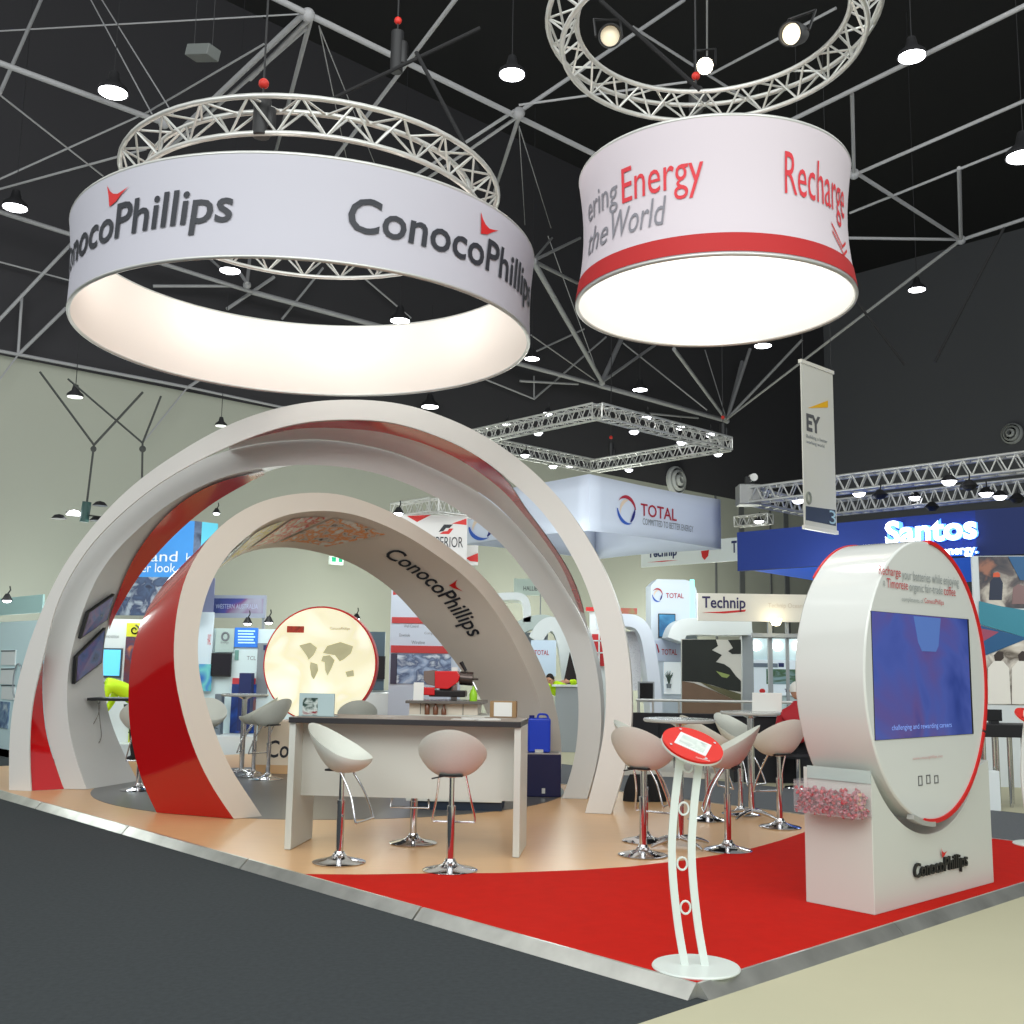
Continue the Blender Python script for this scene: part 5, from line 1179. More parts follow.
def sag(a, n=10): return [i / n for i in range(n + 1)]
def fabric(nm, p, q):
    mb = MB()
    def fn(u, v):
        b = p.lerp(q, u); c = (p + q) / 2; inw_ = .06 * math.sin(PI * u) * 1
        zz = z0a + (z1a - z0a) * v; zz += (.03 * math.sin(PI * u)) * (1 - 2 * v)
        return Vector((b.x, b.y, zz))
    mb.grid(fn, 12, 4); return mb.build(nm, tw, t, smooth=60, solid=.04)
c0, c1, c3 = Vector((0, 0, 0)), Vector((Lr, 0, 0)), Vector(((E2 * Ll).dot(ft.U), (E2 * Ll).dot(ft.W), 0)); c2 = c1 + c3
for nm, a, b in (('front_panel', c0, c1), ('left_panel', c0, c3), ('rear_panel', c3, c2), ('right_panel', c1, c2)): fabric(nm, a, b)
cx_, cz_ = ft.at(626.5, 510, -.03); rx_ = (ft.at(636, 510)[0] - ft.at(617, 510)[0]) / 2; rz2 = (ft.at(626.5, 495.5)[1] - ft.at(626.5, 525)[1]) / 2
swirl(t, lambda x, d, z: Vector((x, d, z)), cx_, cz_, rx_, rz2, -.035)
letters(t, ft, 'TOTAL', 640.5, 503, 676.5, 515.5, logo_r, d=-.03, bold=.01); letters(t, ft, 'COMMITTED TO BETTER ENERGY', 642.5, 518, 693, 524.5, gtx, d=-.03)
fl = Fr(0, 0, AZ2, 0, p=ft.O)
def lconv(x, d, z):
    wv = fl.world(x, d, z) - ft.O; return Vector((wv.dot(ft.U), wv.dot(ft.W), wv.z))
cx_, cz_ = fl.at(482, 526, -.03); swirl(t, lconv, cx_, cz_, .42, .30, -.035)
# second hanging fabric banner
f = Fr(641, 28, AZ2); t = Tn(f, 'hanging_banner', 'white hanging fabric banner partly hidden below the oil company box banner', 'hanging banner')
panel(t, f, 'fabric_panel', 641, 546, 737.5, 567.5, bw, th=.05)
letters(t, f, 'Technip', 648, 549, 677, 560.5, navy2, bold=.03); poly(t, f, 'red_underline', [(647, 562.4), (662, 561.8), (678, 560.2), (664, 560.6)], red_flat); poly(t, f, 'red_emblem', [(701, 551), (709, 550), (708, 556), (704.5, 560), (702, 557)], red_flat)
letters(t, f, 'T', 731.5, 541, 737, 553, navy2, bold=.03)
# --- oil service stand in the background between the arches
f = Fr(520, 26, 0); t = Tn(f, 'booth_sign', 'pale sign seen in the gap between the inner and second arches', 'sign')
panel(t, f, 'sign_board', 514, 578.5, 560, 595, mat('sign_sage', (206, 222, 212), .5), th=.1); letters(t, f, 'HALLIBURTON', 523.5, 586, 553, 590.5, char)
gbox(t, f, 'sign_post', 540, 594, 541.2, 0, .06, bg)
f = Fr(497, 23, 0); t = Tn(f, 'exhibition_booth', 'white curved booth walls seen between the inner and second arches', 'exhibition booth')
def bent(t, fr, name, pts, th, dep, m, d=0.0):
    """a curved white slab: centre line given in pixels, extruded in depth"""
    C_ = cat_pts([Vector((*fr.at(x, y, d), 0)) for x, y in pts], 6); A_, B_ = [], []
    for i, p in enumerate(C_):
        tn = (C_[min(i + 1, len(C_) - 1)] - C_[max(i - 1, 0)]).normalized(); nn = Vector((-tn.y, tn.x, 0)) * th / 2; A_.append(p + nn); B_.append(p - nn)
    mb = MB(); n = len(C_); vs = []
    for a, b in zip(A_, B_): vs += [(a.x, d, a.y), (b.x, d, b.y), (b.x, d + dep, b.y), (a.x, d + dep, a.y)]
    mb.add(vs, [(4 * i + j, 4 * i + (j + 1) % 4, 4 * i + 4 + (j + 1) % 4, 4 * i + 4 + j) for i in range(n - 1) for j in range(4)] + [(0, 1, 2, 3), tuple(range(4 * n - 4, 4 * n))])
    return mb.build(name, m, t, smooth=40)
bent(t, f, 'curved_hood', [(495, 597), (515, 596), (524, 599), (527, 608), (527, 622)], .16, 1.2, bw)
bent(t, f, 'curved_wall', [(512, 640), (520, 628), (534, 622), (548, 622), (558, 628)], .28, .8, mat('booth_sage', (186, 198, 194), .5))
gbox(t, f, 'rear_wall', 498, 632, 548, .9, 1.0, mat('booth_lavender', (170, 176, 196), .5))
bent(t, f, 'slanted_leg', [(535, 640), (543, 628), (552, 624), (560, 630), (566, 650), (571, 690)], .30, .5, bw, d=-.4)
f3 = Fr(533, 21.5, AZ2 * .15); t = Tn(f3, 'booth_sign', 'pale blue name board low between the inner and second arches', 'sign')
panel(t, f3, 'sign_board', 531, 640, 556, 676, mat('sign_ice', (196, 214, 232), .5), th=.05); letters(t, f3, 'TOTAL', 534.5, 650, 549, 655, logo_r, bold=.01)
gbox(t, f3, 'board_post', 538, 675, 552, .0, .05, bw)
f = Fr(556, 20.5, 0); t = Tn(f, 'white_counter', 'white counter in front of the curved booth between the arches', 'counter')
gbox(t, f, 'counter_body', 556, 686, 584, 0, .6, bg, bevel=.01); gbox(t, f, 'counter_top', 552, 684.5, 586, -.05, .65, bw, py1=686.4)
f = Fr(563, 21.8, 0); t = Tn(f, 'dark_curtain', 'dark triangular drape behind the counter between the arches', 'drape'); poly(t, f, 'drape_cloth', [(560, 700), (570, 652), (580, 690), (580, 704)], mat('drape_brown', (48, 40, 40), .9), th=.1)
f = Fr(595, 21, 0); t = Tn(f, 'window_panel', 'red panel with white grid seen in the narrow gap inside the largest arch', 'panel')
panel(t, f, 'red_panel', 592, 634, 604.5, 666, mat('grid_red', (190, 40, 44), .5), th=.05)
for y in (640, 652): panel(t, f, 'grid_bar', 592, y, 604.5, y + 1.2, bw, d=-.02, th=.02)
panel(t, f, 'grid_bar', 598.5, 634, 599.8, 666, bw, d=-.02, th=.02); panel(t, f, 'red_cap', 586, 607, 594, 611, red_flat, th=.05); gbox(t, f, 'white_column', 590, 612, 606, .1, .3, bw)
# --- white portal right of the largest arch
f = Fr(600, 19.0, 0); t = Tn(f, 'white_portal', 'white curved portal with a textured grey inner wall just right of the largest arch', 'portal')
bent(t, f, 'portal_arch', [(600, 622), (620, 620), (636, 622), (645, 632), (650, 652), (655, 690), (659, 755)], .22, .9, mat('portal_white', (206, 214, 226), .45))
panel(t, f, 'textured_wall', 606, 631, 641, 690, picmat('text_wall', [(206, 208, 216), (226, 228, 232), (180, 182, 192)], 30, stretch=(1, 1, 3), seed=1), d=.5, th=.05)
panel(t, f, 'red_header', 621, 608, 637, 614, picmat('red_header', [(196, 50, 56), (170, 40, 50), (110, 140, 90)], 3, seed=2), d=.3, th=.05)
# --- tower stand
f = Fr(650, 20.0, math.radians(4)); t = Tn(f, 'display_tower', 'tall white rounded tower with name and small screen right of the white portal', 'display tower')
x0, zt3 = f.at(651, 579); x1, _ = f.at(697, 600); zc3 = zt3 - .25
prof = [(x0, 0), (x1, 0), (x1, zc3)] + [(x1 - .25 + .25 * math.cos(a * PI / 16), zc3 + .25 * math.sin(a * PI / 16)) for a in range(1, 9)] + [(x0 + .12, zt3), (x0, zt3 - .12)]
mb = MB(); mb.prism(prof, lambda a, b: Vector((a, 0, b)), lambda a, b: Vector((a, .5, b))); mb.build('tower_body', mat('tower_white', (206, 216, 226), .45), t, smooth=30)
panel(t, f, 'light_strip', 690, 579.5, 694.5, 621, mat('teal_light', (150, 240, 230), .5, emit=.9), d=-.01, th=.01)
cx_, cz_ = f.at(657.5, 595, -.02); swirl(t, lambda x, d, z: Vector((x, d, z)), cx_, cz_, .10, .13, -.02)
letters(t, f, 'TOTAL', 665.8, 593, 683.6, 598, logo_r, bold=.01)
s_ = panel(t, f, 'small_screen', 658.5, 613.5, 675.5, 637.5, black, d=-.04, th=.04); panel(s_, f, 'display', 659.3, 614.5, 674.8, 636.5, picmat('tower_display', [(20, 70, 110), (50, 120, 160), (90, 160, 190)], 2.5, emit=.5, seed=2), d=-.045, th=.005)
panel(t, f, 'lower_board', 654.5, 640, 681, 661, mat('board_lilac', (196, 206, 226), .5), d=-.03, th=.03); letters(t, f, 'TOTAL', 661.5, 649, 677, 654.8, logo_r, d=-.03, bold=.01)
poly(t, f, 'logo_swirl', [(656, 643.5), (657.5, 644.5), (659.6, 652), (658.4, 653)], logo_r, d=-.036)
panel(t, f, 'lit_niche', 664, 662, 681, 694, mat('niche_white', (236, 244, 246), .4, emit=.25), d=-.03, th=.03)
pl = thing('potted_plant', 'small grey green plant in the lit niche of the white tower', 'plant', tuple(f.world(f.at(667.5, 688)[0], -.12, f.at(667.5, 688)[1])))
mb = MB(); mb.lathe([(0, 0), (.04, 0), (.05, .08), (0, .08)], 12); mb.build('pot', bg, pl, smooth=40)
rnd = random.Random(5); mb = MB()
for k in range(12):
    a = rnd.uniform(0, 6.3); h_ = rnd.uniform(.16, .26); mb.path([(0, 0, .07), (.03 * math.cos(a), .03 * math.sin(a), .07 + h_ * .6), (.08 * math.cos(a), .08 * math.sin(a), .07 + h_)], [.012, .010, .002], 5)
mb.build('leaves', mat('leaf_grey', (90, 106, 96), .6), pl)
f = Fr(673, 19.2, 0); t = Tn(f, 'white_portal', 'white rounded canopy over the country road picture', 'portal')
bent(t, f, 'canopy', [(676, 640), (680, 630), (690, 626.5), (715, 626.5), (752, 626.5)], .30, .9, bw)
gbox(t, f, 'canopy_post', 742, 630, 753, .3, .5, bg)
# --- country road picture
f = Fr(681, 18.6, 0); t = Tn(f, 'picture_board', 'tall picture of a dirt road and dark tree under the white canopy', 'picture')
gbox(t, f, 'sky_print', 681.5, 639, 741, 0, .08, mat('road_sky', (200, 200, 192), .5))
gr = mat('tree_dark', (24, 30, 26), .6, noise=.5, nscale=3)
poly(t, f, 'tree_print', [(682, 639.5), (716, 639.5), (718, 646), (712, 650), (722, 655), (716, 662), (724, 664), (730, 668), (736, 676), (741, 681), (741, 692), (728, 690), (712, 685), (698, 682), (682, 681)], gr)
poly(t, f, 'tree_print', [(728, 640), (741, 639.5), (741, 654), (732, 654), (728, 651), (733, 648)], gr)
poly(t, f, 'grass_print', [(716, 671), (730, 675), (727, 678), (722, 677)], mat('grass_lime', (140, 156, 90), .6), d=-.012)
poly(t, f, 'road_print', [(682, 681), (694, 683), (712, 690), (728, 697), (741, 703), (741, 730), (682, 730)], mat('road_brown', (110, 88, 70), .6, noise=.2, nscale=3), d=-.008)
poly(t, f, 'verge_print', [(700, 682), (728, 690), (741, 694), (741, 703), (724, 695), (708, 687)], mat('verge_olive', (90, 88, 60), .6, noise=.3, nscale=4), d=-.014)
# --- engineering company stand
f = Fr(698, 18.2, 0); t = Tn(f, 'fascia_sign', 'long white fascia sign with dark blue name and red swoosh left of the kiosk', 'sign')
panel(t, f, 'fascia_board', 698, 593, 830, 620.5, mat('fascia_cream', (226, 222, 210), .5), th=.1)
letters(t, f, 'Technip', 702, 596.2, 745.5, 611.5, mat('technip_navy', (46, 40, 86), .5), bold=.018); poly(t, f, 'red_underline', [(702, 612.4), (724, 611.4), (746, 609.6), (745, 611.6), (724, 613.4)], red_flat)
letters(t, f, 'Technip Oceania', 768, 603, 806, 609, mat('faint_print', (206, 196, 180), .5), name='faint_lettering')
gbox(t, f, 'cross_beam', 752, 633, 830, .02, .12, bg, py1=637); gbox(t, f, 'fascia_post', 768, 620, 772, .12, .2, bg); gbox(t, f, 'fascia_post', 786, 620, 788.5, .12, .2, bg)
mb = MB(); q = f.at(776, 623, -.2); mb.lathe([(0, 0), (.07, .02), (.10, .12), (0, .10)], 14, (q[0], -.2, q[1] - .05)); mb.build('uplight', mat('uplight_glow', (255, 240, 200), .4, emit=12), t)
f = Fr(742, 20.4, 0); t = Tn(f, 'exhibition_booth', 'pale booth wall with round lights and a large screen left of the kiosk', 'exhibition booth')
gbox(t, f, 'booth_wall', 741, 638, 840, 0, .1, mat('booth_pale_blue', (186, 206, 210), .5))
for x, y in ((755.6, 645.5), (777, 646), (798, 646)):
    q = f.at(x, y); mb = MB(); mb.ball((q[0], -.06, q[1]), .10, 14); mb.build('globe_light', mat('globe_glow', (255, 255, 250), .4, emit=4), t, smooth=60)
panel(t, f, 'info_board', 750.5, 659.5, 812, 695, mat('board_white', (216, 228, 236), .5, emit=.15), d=-.08, th=.08)
panel(t, f, 'header_bar', 752, 663, 777.8, 667, mat('bar_grey', (110, 124, 140), .5), d=-.09, th=.01); panel(t, f, 'dark_block', 778.5, 663, 784, 667, navy2, d=-.09, th=.01)
panel(t, f, 'landscape_picture', 766.3, 669, 812, 684, picmat('landscape', [(40, 70, 80), (70, 110, 90), (60, 90, 60), (130, 160, 170)], 2.4, stretch=(1, 1, 3), seed=7, emit=.1), d=-.09, th=.01)
mb = MB(); q = f.at(762.3, 691, -.09); mb.ball((q[0], -.09, q[1]), .055, 10, sc_=(1, .2, .8)); mb.build('red_emblem', red_flat, t)
letters(t, f, 'Technip', 784.5, 688.8, 799, 693, navy2, d=-.085, bold=.03)
# railing and black chairs between stands
f = Fr(636, 17.4, 0); t = Tn(f, 'metal_railing', 'grey metal railing behind the round bar tables', 'railing')
x0, z_ = f.at(636, 700); x1, _ = f.at(800, 700); mb = MB(); mb.tube((x0, 0, z_), (x1, 0, z_), .022, 8); mb.build('top_rail', alu, t)
for px in (638, 653, 679, 742, 775, 798): xx = f.at(px, 700)[0]; mb = MB(); mb.tube((xx, 0, 0), (xx, 0, z_), .018, 8); mb.build('post', alu, t)
blk = mat('chair_black', (26, 26, 30), .7)
for i, px in enumerate((646, 665, 688, 707, 734)):
    p = atY(px, 700, 16.9); chair(['leftmost black chair along the metal railing', 'second black chair from the left along the metal railing', 'black chair at the left edge of the road picture', 'black chair below the middle of the road picture', 'black chair between the road picture and the engineering stand'][i], px, 700, 16.7, PI / 2 + .1 * (i - 2), blk, 'black chairs by the railing', .46, .92)
f = Fr(646, 18.0, 0); t = Tn(f, 'info_terminal', 'dark framed terminal screen right of the largest arch', 'terminal')
panel(t, f, 'terminal_frame', 638, 681.5, 654.5, 702, bg, th=.05); panel(t, f, 'dark_screen', 640, 683, 653, 699.5, dk, d=-.01, th=.01); gbox(t, f, 'terminal_leg', 638.5, 702, 640, 0, .05, bg); gbox(t, f, 'terminal_leg', 652.5, 702, 654, 0, .05, bg)
f = Fr(752, 12.2, 0, 0); t = thing('laptop', 'open white laptop seen from behind on the rear round bar table', 'laptop', tuple(atY(767, 712.8, 11.55)), .05)
mb = MB(); mb.box(-.15, .15, -.0, .2, 0, .012); mb.build('keyboard_base', white, t); mb = MB(); mb.box(-.16, .16, 0, .012, .012, .21, M=Matrix.Rotation(.12, 4, 'X')); mb.build('lid', white, t, bevel=.004)
f = Fr(744, 15.6, 0); t = Tn(f, 'black_counter', 'low black counter behind the rear bar table', 'counter'); gbox(t, f, 'counter_body', 733, 716, 830, 0, .5, blk); gbox(t, f, 'counter_top', 730, 714.5, 832, -.05, .55, bg, py1=716)
f = Fr(600, 16.4, AZ2 * .25); t = Tn(f, 'low_plinth', 'long low white plinth edge of the stands behind the bar stools', 'plinth'); gbox(t, f, 'plinth_body', 604, 770, 840, 0, 2.0, mat('plinth_pale', (206, 200, 188), .6))
# --- blue stand on the right
fa = Fr(737, 20.8, AZ2); t = Tn(fa, 'blue_fascia', 'long deep blue fascia with glowing white name at the right', 'fascia')
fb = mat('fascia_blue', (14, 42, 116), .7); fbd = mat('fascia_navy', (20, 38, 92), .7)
x0, x1, z0, z1 = fa.rect(737, 532.5, 977, 571, 0); mb = MB(); mb.box(x0, x1, 0, .15, z0, z1); mb.build('fascia_board', fb, t)
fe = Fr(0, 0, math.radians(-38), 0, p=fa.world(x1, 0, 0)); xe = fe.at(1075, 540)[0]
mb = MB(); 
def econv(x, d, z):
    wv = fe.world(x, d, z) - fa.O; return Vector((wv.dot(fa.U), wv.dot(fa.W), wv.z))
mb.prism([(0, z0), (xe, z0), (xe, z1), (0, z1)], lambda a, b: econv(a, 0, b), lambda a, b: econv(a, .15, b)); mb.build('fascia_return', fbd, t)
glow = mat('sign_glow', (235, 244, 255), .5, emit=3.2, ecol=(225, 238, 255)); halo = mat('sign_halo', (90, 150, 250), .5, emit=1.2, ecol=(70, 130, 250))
def glowtext(s, a, b, c_, d_, nm='glowing_letters'):
    x0, x1, z0, z1 = fa.rect(a, b, c_, d_, -.1)
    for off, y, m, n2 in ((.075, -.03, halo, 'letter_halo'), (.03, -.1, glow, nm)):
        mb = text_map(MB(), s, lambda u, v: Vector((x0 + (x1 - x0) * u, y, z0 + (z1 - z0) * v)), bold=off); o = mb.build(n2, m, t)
glowtext('Santos', 884.5, 521.5, 977, 545.5); glowtext('We have the energy.', 880, 551, 977.5, 562)
zf = z0 + 0
pts = [G(752, 571.5, fa.O.z + z0), G(976, 555.5, fa.O.z + z0), G(980, 582, fa.O.z + z0), G(900, 588, fa.O.z + z0), G(818, 582, fa.O.z + z0)]
mb = MB(); mb.prism([(p.x, p.y) for p in pts], lambda x, y: Vector((x, y, fa.O.z + z0 + .02)), lambda x, y: Vector((x, y, fa.O.z + z0 + .12))); mb.build('canopy_underside', mat('canopy_blue', (24, 96, 226), .5, emit=.35), t, world=True)  # weak emission makes the underside look lit; it is no lamp
# picture wall under the fascia
f = Fr(977, 15.6, math.radians(-12)); t = Tn(f, 'picture_board', 'picture wall with teal bands and photos of workers at the right edge', 'picture')
gbox(t, f, 'white_wall', 972, 556, 1060, 0, .1, mat('wall_pale', (206, 212, 214), .5))
panel(t, f, 'workers_photo', 978.5, 556.5, 1060, 608, picmat('workers_photo', [(206, 200, 188), (190, 182, 170), (90, 80, 80), (50, 50, 60), (150, 100, 80)], 2.6, seed=4, detail=8), d=-.01, th=.01)
figm = mat('photo_figure', (42, 50, 70), .6); skin_p = mat('photo_skin', (170, 120, 90), .6)
poly(t, f, 'worker_figure', [(989, 600), (990, 582), (993, 578), (1000, 577), (1003, 583), (1002, 600)], figm, d=-.016); poly(t, f, 'worker_figure', [(993, 577), (993.5, 573), (998, 572), (1000, 574), (1000, 577)], mat('photo_orange', (206, 90, 60), .6), d=-.018)
poly(t, f, 'worker_figure', [(1012, 604), (1013, 588), (1018, 584), (1030, 588), (1032, 604)], mat('photo_mauve', (130, 104, 104), .6), d=-.016)
teal = mat('band_teal', (50, 130, 150), .5); teal2 = mat('band_deep_blue', (26, 84, 130), .5)
poly(t, f, 'teal_band', [(979, 601), (1000, 606), (1060, 616), (1060, 640), (1024, 637), (979, 624)], teal, d=-.02); poly(t, f, 'blue_band', [(979, 625), (1024, 637), (1060, 640), (1060, 642), (1024, 640), (986, 655), (979, 656)], teal2, d=-.021)
poly(t, f, 'pink_wedge', [(979, 628), (999, 632), (984, 641), (979, 640)], mat('wedge_pink', (150, 70, 96), .5), d=-.024); poly(t, f, 'blue_wedge', [(1008, 556.5), (1060, 556), (1060, 582), (1020, 580)], teal2, d=-.022)
poly(t, f, 'family_photo', [(984, 704), (984, 657), (1000, 650), (1024, 640), (1060, 636), (1060, 706)], picmat('family_photo', [(220, 214, 204), (190, 180, 166), (90, 80, 70), (214, 206, 196), (60, 54, 50)], 2.4, seed=11, detail=8), d=-.012)
for dx in (0, 24): poly(t, f, 'figure_shirt', [(1006 + dx - 22 + 4, 704), (988 + dx, 668), (994 + dx, 661), (1003 + dx, 661), (1009 + dx, 668), (1011 + dx, 704)], mat('photo_shirt', (226, 222, 214), .6), d=-.018); poly(t, f, 'figure_head', [(995 + dx, 661), (994 + dx, 655), (998 + dx, 651), (1003 + dx, 652), (1004 + dx, 658), (1001 + dx, 661)], mat('photo_dark_hair', (54, 44, 40), .6), d=-.02)
f = Fr(983, 13.2, math.radians(-5)); t = Tn(f, 'black_counter', 'long black bar counter on chrome legs behind the kiosk on the right', 'counter')
x0, x1, z0, z1 = f.rect(981, 724, 1060, 737); mb = MB(); mb.box(x0, x1, 0, .5, z0, z1); mb.build('counter_top', black, t, bevel=.01)
for px in (985, 995, 1010, 1024): 
    xx = f.at(px, 740)[0]
    for y in (.05, .45): mb = MB(); mb.tube((xx, y, 0), (xx, y, z0), .022, 10); mb.build('leg', chrome, t, smooth=40)
mq = thing('black_monitor', 'small black monitor on the black bar counter at the right', 'monitor', tuple(f.world(f.at(1000, 722)[0], .2, z1)), f.az)
mb = MB(); mb.box(-.1, .1, 0, .03, .03, .17); mb.build('screen', dk, mq, bevel=.005); mb = MB(); mb.box(-.05, .05, -.03, .06, 0, .03); mb.build('stand', black, mq)
f = Fr(990, 12.9, 0); o_ = Tn(f, 'white_box', 'small white floor box behind the kiosk on the right', 'box'); gbox(o_, f, 'box_body', 988, 771, 999.5, 0, .3, bw, bevel=.005)
# --- narrow hanging banner
f = Fr(801, 17.0, AZ1); t = Tn(f, 'narrow_banner', 'narrow white vertical banner with yellow beam hanging above the blue fascia', 'hanging banner')
x0, z1 = f.at(801, 361); x1, _ = f.at(832.5, 371); _, z0 = f.at(805.5, 527)
bann = mat('narrow_banner_white', (206, 204, 194), .6); mb = MB(); mb.box(x0, x1, 0, .02, z0, z1); mb.build('banner_cloth', bann, t)
for z in (z0, z1): mb = MB(); mb.box(x0 - .02, x1 + .02, -.02, .04, z - .03, z + .03); mb.build('end_bar', mat('bar_cream', (220, 216, 204), .4), t)
letters(t, f, 'EY', 806, 413, 820, 430.5, mat('ey_grey', (90, 90, 92), .6), bold=.04)
poly(t, f, 'yellow_beam', [(808, 408), (828, 400.5), (828, 407.5)], mat('ey_yellow', (232, 176, 40), .5))
letters(t, f, 'Building a better', 806, 434, 827, 438.5, gtx); letters(t, f, 'working world', 806, 439.5, 824, 444, gtx)
mb = MB(); q = f.at(808.8, 498, -.01); mb.path([(q[0] + .06 * math.cos(k * PI / 8), -.01, q[1] + .09 * math.sin(k * PI / 8)) for k in range(16)], .02, 6, closed=True); mb.build('round_emblem', mat('emblem_grey', (130, 134, 124), .6), t)
poly(t, f, 'dark_band', [(806, 506), (835.5, 510), (836, 526), (806, 520)], mat('band_dark_blue', (54, 64, 84), .6)); letters(t, f, '3', 829, 510, 835.5, 523.5, mat('number_ice', (170, 200, 214), .5), d=-.01)
for x in (x0 + .05, x1 - .05): mb = MB(); mb.tube((x, 0, z1), (x, 0, z1 + 6), .006, 5); mb.build('suspension_wire', hb_dark, t)
# sconces on the stands
for px, py, Y, lab in ((247.6, 623, 19.0, 'bright small spotlight above the booth behind the inner arch, left one'), (268.8, 622, 19.0, 'bright small spotlight above the booth behind the inner arch, right one'), (216.5, 513, 22, 'small lit lamp before the pale wall inside the second arch'),
                       (7, 600, 17.0, 'small lamp above the far left booth'), (356.5, 618.5, 22, 'bright lamp before the pale wall right of the world map')):
    flood(px, py, Y, lab, None, .085)
# ------------------------------------------------------------------ people in the background
skin = mat('skin', (206, 156, 128), .6)
def body(name, joints, edges, m, parent, sub=1):
    me = bpy.data.meshes.new(name); me.from_pydata([j[0] for j in joints], edges, []); me.materials.append(m)
    o = bpy.data.objects.new(name, me); COL.objects.link(o); o.parent = parent
    INV[o.name] = INV[parent.name]
    md = o.modifiers.new('skin', 'SKIN'); md.use_smooth_shade = True
    for v, j in zip(me.skin_vertices[0].data, joints): v.radius = (j[1], j[2] if len(j) > 2 else j[1])
    me.skin_vertices[0].data[0].use_root = True
    s = o.modifiers.new('sub', 'SUBSURF'); s.levels = sub; s.render_levels = sub
    return o
def hand(parent, p, d, m):
    """a small open hand, four fingers and a thumb"""
    d = d.normalized(); s = d.orthogonal().normalized(); mb = MB()
    mb.path([p, p + d * .05, p + d * .09], [.022, .036, .032], 8)
    for i, l in enumerate((.065, .08, .075, .055)):
        b = p + d * .085 + s * (i - 1.5) * .018; mb.path([b, b + d * l * .55, b + d * l + d.cross(s) * .015], [.009, .009, .006], 6)
    b = p + d * .03 - s * .03; mb.path([b, b - s * .03 + d * .02, b - s * .035 + d * .05], [.011, .010, .007], 6)
    return mb.build('hand', m, parent, smooth=60)
def head(parent, c, face, hairm, r=.105):
    f = face.normalized(); Mx = f.to_track_quat('Y', 'Z').to_matrix()
    T_ = lambda v: Vector(c) + Mx @ Vector(v)
    mb = MB()
    def fn(u, v):
        a = u * 2 * PI; b = PI * v; x = r * .74 * math.sin(b) * math.cos(a); y = r * .92 * math.sin(b) * math.sin(a); z = -r * 1.12 * math.cos(b)
        if z < 0: x *= 1 - .22 * (-z / r); y *= 1 - .10 * (-z / r)
        return T_((x, y, z))
    mb.grid(fn, 20, 12, closed_u=True)
    mb.path([T_((0, r * .86, r * .12)), T_((0, r * 1.08, -r * .18)), T_((0, r * .9, -r * .26))], [.008, .016, .01], 6)
    for s in (-1, 1): mb.ball(T_((s * r * .76, 0, -.0)), r * .18, 8, sc_=(.6, .8, 1.2))
    h = mb.build('head', skin, parent, smooth=70)
    for s in (-1, 1): mb = MB(); mb.ball(T_((s * r * .3, r * .80, r * .08)), r * .11, 8); mb.build('eye', mat('eye_dark', (30, 26, 26), .3), h)
    mb = MB(); mb.path([T_((-r * .28, r * .83, -r * .5)), T_((0, r * .90, -r * .52)), T_((r * .28, r * .83, -r * .5))], .008, 6); mb.build('mouth', mat('lip', (160, 84, 80), .5), h)
    mb = MB()
    def hf(u, v):
        a = u * 2 * PI; b = PI * (1 - v * .56); fr_ = max(0, math.sin(a)); b = PI - (PI - b) * (1 - .42 * fr_)
        return T_((r * .82 * math.sin(b) * math.cos(a), r * .98 * math.sin(b) * math.sin(a) - .006, -r * 1.2 * math.cos(b)))
    mb.grid(hf, 20, 8, closed_u=True); mb.build('hair', hairm, parent, smooth=70)
hair_d = mat('hair_dark', (36, 28, 24), .8); hiv = mat('hi_vis', (196, 236, 30), .7, emit=.08); blkt = mat('black_trousers', (20, 20, 24), .8); shirt_g = mat('shirt_grey', (170, 176, 180), .8)
V = Vector
# worker bending over behind the left arches
p = G(132, 763, 0); t = thing('person', 'person in lime hi-vis top and black trousers bending over behind the left arches', 'person', (p.x, p.y, 0), 0)
b0 = [((0, 0, .92), .15, .13), ((-.10, 0, 1.08), .15, .14), ((-.28, -.02, 1.22), .17, .14), ((-.42, -.03, 1.22), .12), ((-.50, -.04, 1.20), .06),
      ((-.36, -.22, 1.16), .075), ((-.44, -.26, .92), .055), ((-.52, -.20, .72), .04), ((-.36, .18, 1.16), .075), ((-.46, .22, .92), .055), ((-.55, .16, .74), .04)]
body('body', [(V(j[0]),) + j[1:] for j in b0], [(0, 1), (1, 2), (2, 3), (3, 4), (2, 5), (5, 6), (6, 7), (2, 8), (8, 9), (9, 10)], hiv, t, 2)
lg = [((0, 0, .95), .155, .14), ((.02, -.10, .80), .10), ((.03, -.11, .48), .07), ((.06, -.12, .10), .05), ((-.06, -.14, .05), .045), ((.02, .10, .80), .10), ((.04, .11, .48), .07), ((.10, .12, .10), .05), ((-.02, .14, .05), .045)]
body('trousers', [(V(j[0]),) + j[1:] for j in lg], [(0, 1), (1, 2), (2, 3), (3, 4), (0, 5), (5, 6), (6, 7), (7, 8)], blkt, t, 2)
head(t, V((-.60, -.04, 1.18)), V((-.8, 0, -.55)), hair_d); hand(t, V((-.52, -.20, .71)), V((-.2, 0, -1)), skin); hand(t, V((-.55, .16, .73)), V((-.2, 0, -1)), skin)
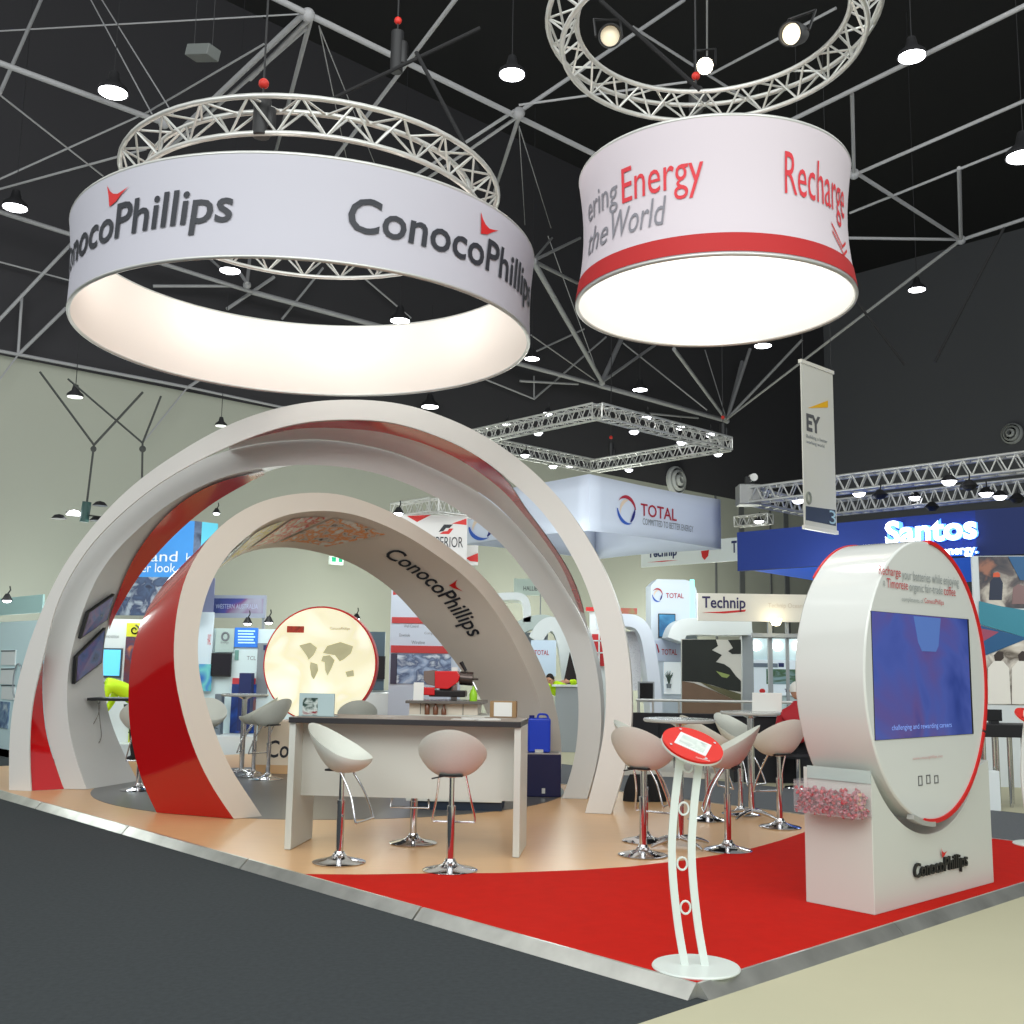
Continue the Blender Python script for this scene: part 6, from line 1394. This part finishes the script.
# person leaning on the counter between the arches
f = Fr(556, 20.0, 0); zc_ = f.at(562, 684.5)[1]; o0 = f.world(f.at(563, 684)[0], .75, 0)
t = thing('person', 'person in lime vest leaning low over the white counter between the arches', 'person', (o0.x, o0.y, 0), 0)
b0 = [((.10, .25, .90), .15), ((.05, .10, 1.10), .14), ((-.02, -.05, 1.20), .15), ((-.10, -.10, 1.24), .09), ((-.16, -.14, 1.26), .055), ((-.20, -.10, 1.14), .06), ((-.26, -.28, 1.14 + (zc_ - 1.14) * .5 + .05), .045), ((.16, -.10, 1.16), .06), ((.26, -.28, zc_ + .06), .045), ((.14, -.34, zc_ + .05), .035)]
body('body', [(V(j[0]),) + j[1:] for j in b0], [(0, 1), (1, 2), (2, 3), (3, 4), (2, 5), (5, 6), (2, 7), (7, 8), (8, 9)], hiv, t, 2)
lg = [((.10, .27, .92), .15), ((.02, .28, .75), .10), ((.0, .25, .45), .07), ((.0, .28, .08), .05), ((0, .18, .05), .045), ((.20, .28, .75), .10), ((.22, .25, .45), .07), ((.22, .28, .08), .05), ((.22, .18, .05), .045)]
body('trousers', [(V(j[0]),) + j[1:] for j in lg], [(0, 1), (1, 2), (2, 3), (3, 4), (0, 5), (5, 6), (6, 7), (7, 8)], blkt, t, 2)
head(t, V((-.22, -.17, 1.33)), V((-.4, -1, -.2)), hair_d); hand(t, V((.14, -.34, zc_ + .05)), V((-1, -.2, -.05)), skin); hand(t, V((-.26, -.28, zc_ + .06)), V((-.6, -.6, -.05)), skin)
# person in red at the right, seated at the rear
p = atY(797, 720, 15.0); t = thing('person', 'person in red top and pale cap seated behind the rear table, beside the kiosk', 'person', (p.x, p.y, 0), 0)
b0 = [((0, 0, .58), .16, .13), ((0, .02, .80), .16, .12), ((0, .02, 1.00), .19, .11), ((0, .02, 1.12), .07), ((0, .02, 1.18), .055), ((-.21, .02, .98), .07), ((-.25, .05, .76), .055), ((-.14, .25, .72), .04), ((.21, .02, .98), .07), ((.25, .05, .76), .055), ((.14, .25, .72), .04)]
body('body', [(V(j[0]),) + j[1:] for j in b0], [(0, 1), (1, 2), (2, 3), (3, 4), (2, 5), (5, 6), (6, 7), (2, 8), (8, 9), (9, 10)], mat('red_shirt', (170, 24, 36), .7), t, 2)
lg = [((0, 0, .56), .15, .12), ((-.11, .20, .54), .085), ((-.12, .44, .52), .065), ((-.12, .46, .08), .05), ((-.12, .56, .05), .04), ((.11, .20, .54), .085), ((.12, .44, .52), .065), ((.12, .46, .08), .05), ((.12, .56, .05), .04)]
body('trousers', [(V(j[0]),) + j[1:] for j in lg], [(0, 1), (1, 2), (2, 3), (3, 4), (0, 5), (5, 6), (6, 7), (7, 8)], blkt, t, 2)
head(t, V((0, .03, 1.31)), V((0, 1, -.1)), mat('cap_white', (226, 224, 216), .7)); hand(t, V((-.14, .25, .72)), V((.3, 1, 0)), skin); hand(t, V((.14, .25, .72)), V((-.3, 1, 0)), skin)
st_ = thing('low_stool', 'low black stool carrying the person in the red top', 'stool', (p.x, p.y, 0), 0)
mb = MB(); mb.lathe([(0, .40), (.18, .40), (.19, .43), (.17, .46), (0, .46)], 24); mb.build('seat', blk, st_, smooth=40)
mb = MB(); mb.tube((0, 0, .03), (0, 0, .40), .03, 10); mb.lathe([(0, 0), (.19, 0), (.18, .02), (0, .03)], 24); mb.build('pedestal', chrome, st_, smooth=40)
# ------------------------------------------------------------------ light
w = bpy.data.worlds.new('world'); sc.world = w; w.use_nodes = True
w.node_tree.nodes['Background'].inputs[0].default_value = rgb(226, 234, 238)
w.node_tree.nodes['Background'].inputs[1].default_value = 0.75
def lamp(kind, name, loc, energy, size=0.3, col=(1, 1, 1)):
    l = bpy.data.lights.new(name, kind); l.energy = energy; l.color = col
    if kind == 'POINT': l.shadow_soft_size = size
    if kind == 'AREA': l.size = size; l.shape = 'DISK'
    o = bpy.data.objects.new(name, l); COL.objects.link(o); o.location = loc
    return o
for x in (-9, -1, 7):
    for y, e in ((-6, 2000), (1, 1000), (9, 600), (17, 130)):
        lamp('POINT', 'high_bay_lamp', (x, y, 10.2), e, 3.6, (.97, 1, .98))
# lamps of the neighbouring stands, lighting their walls and the pale hall wall
for x, y, e in ((-9.5, 15.6, 110), (-6.3, 17.0, 85), (-4.2, 18.0, 70), (-1.5, 16.6, 60), (.8, 19.6, 70), (2.6, 18.2, 60), (5.2, 18.6, 60), (7.8, 13.6, 35)):
    lamp('POINT', 'booth_lamp', (x, y, 3.2), e, .5, (.93, 1, .98))
for x, y, e in ((-9, 21, 150), (-3, 26, 330), (2, 30.5, 520), (7, 35.5, 620)):
    lamp('POINT', 'booth_lamp', (x, y, 2.2), e, .8, (.95, 1, .93))
for i in range(8):
    a = i * PI / 4
    lamp('POINT', 'ring_lamp', (RING['c'].x + 1.7 * math.cos(a), RING['c'].y + 1.7 * math.sin(a), 5.4), 4.5, .12, (1, .93, .87))
lamp('POINT', 'drum_lamp', (DRUM['c'].x, DRUM['c'].y, 5.3), 36, .3, (1, .95, .92))
sc.view_settings.view_transform = 'Standard'; sc.view_settings.look = 'None'
sc.view_settings.exposure = 0.0; sc.view_settings.gamma = 1.0; sc.view_settings.use_curve_mapping = False
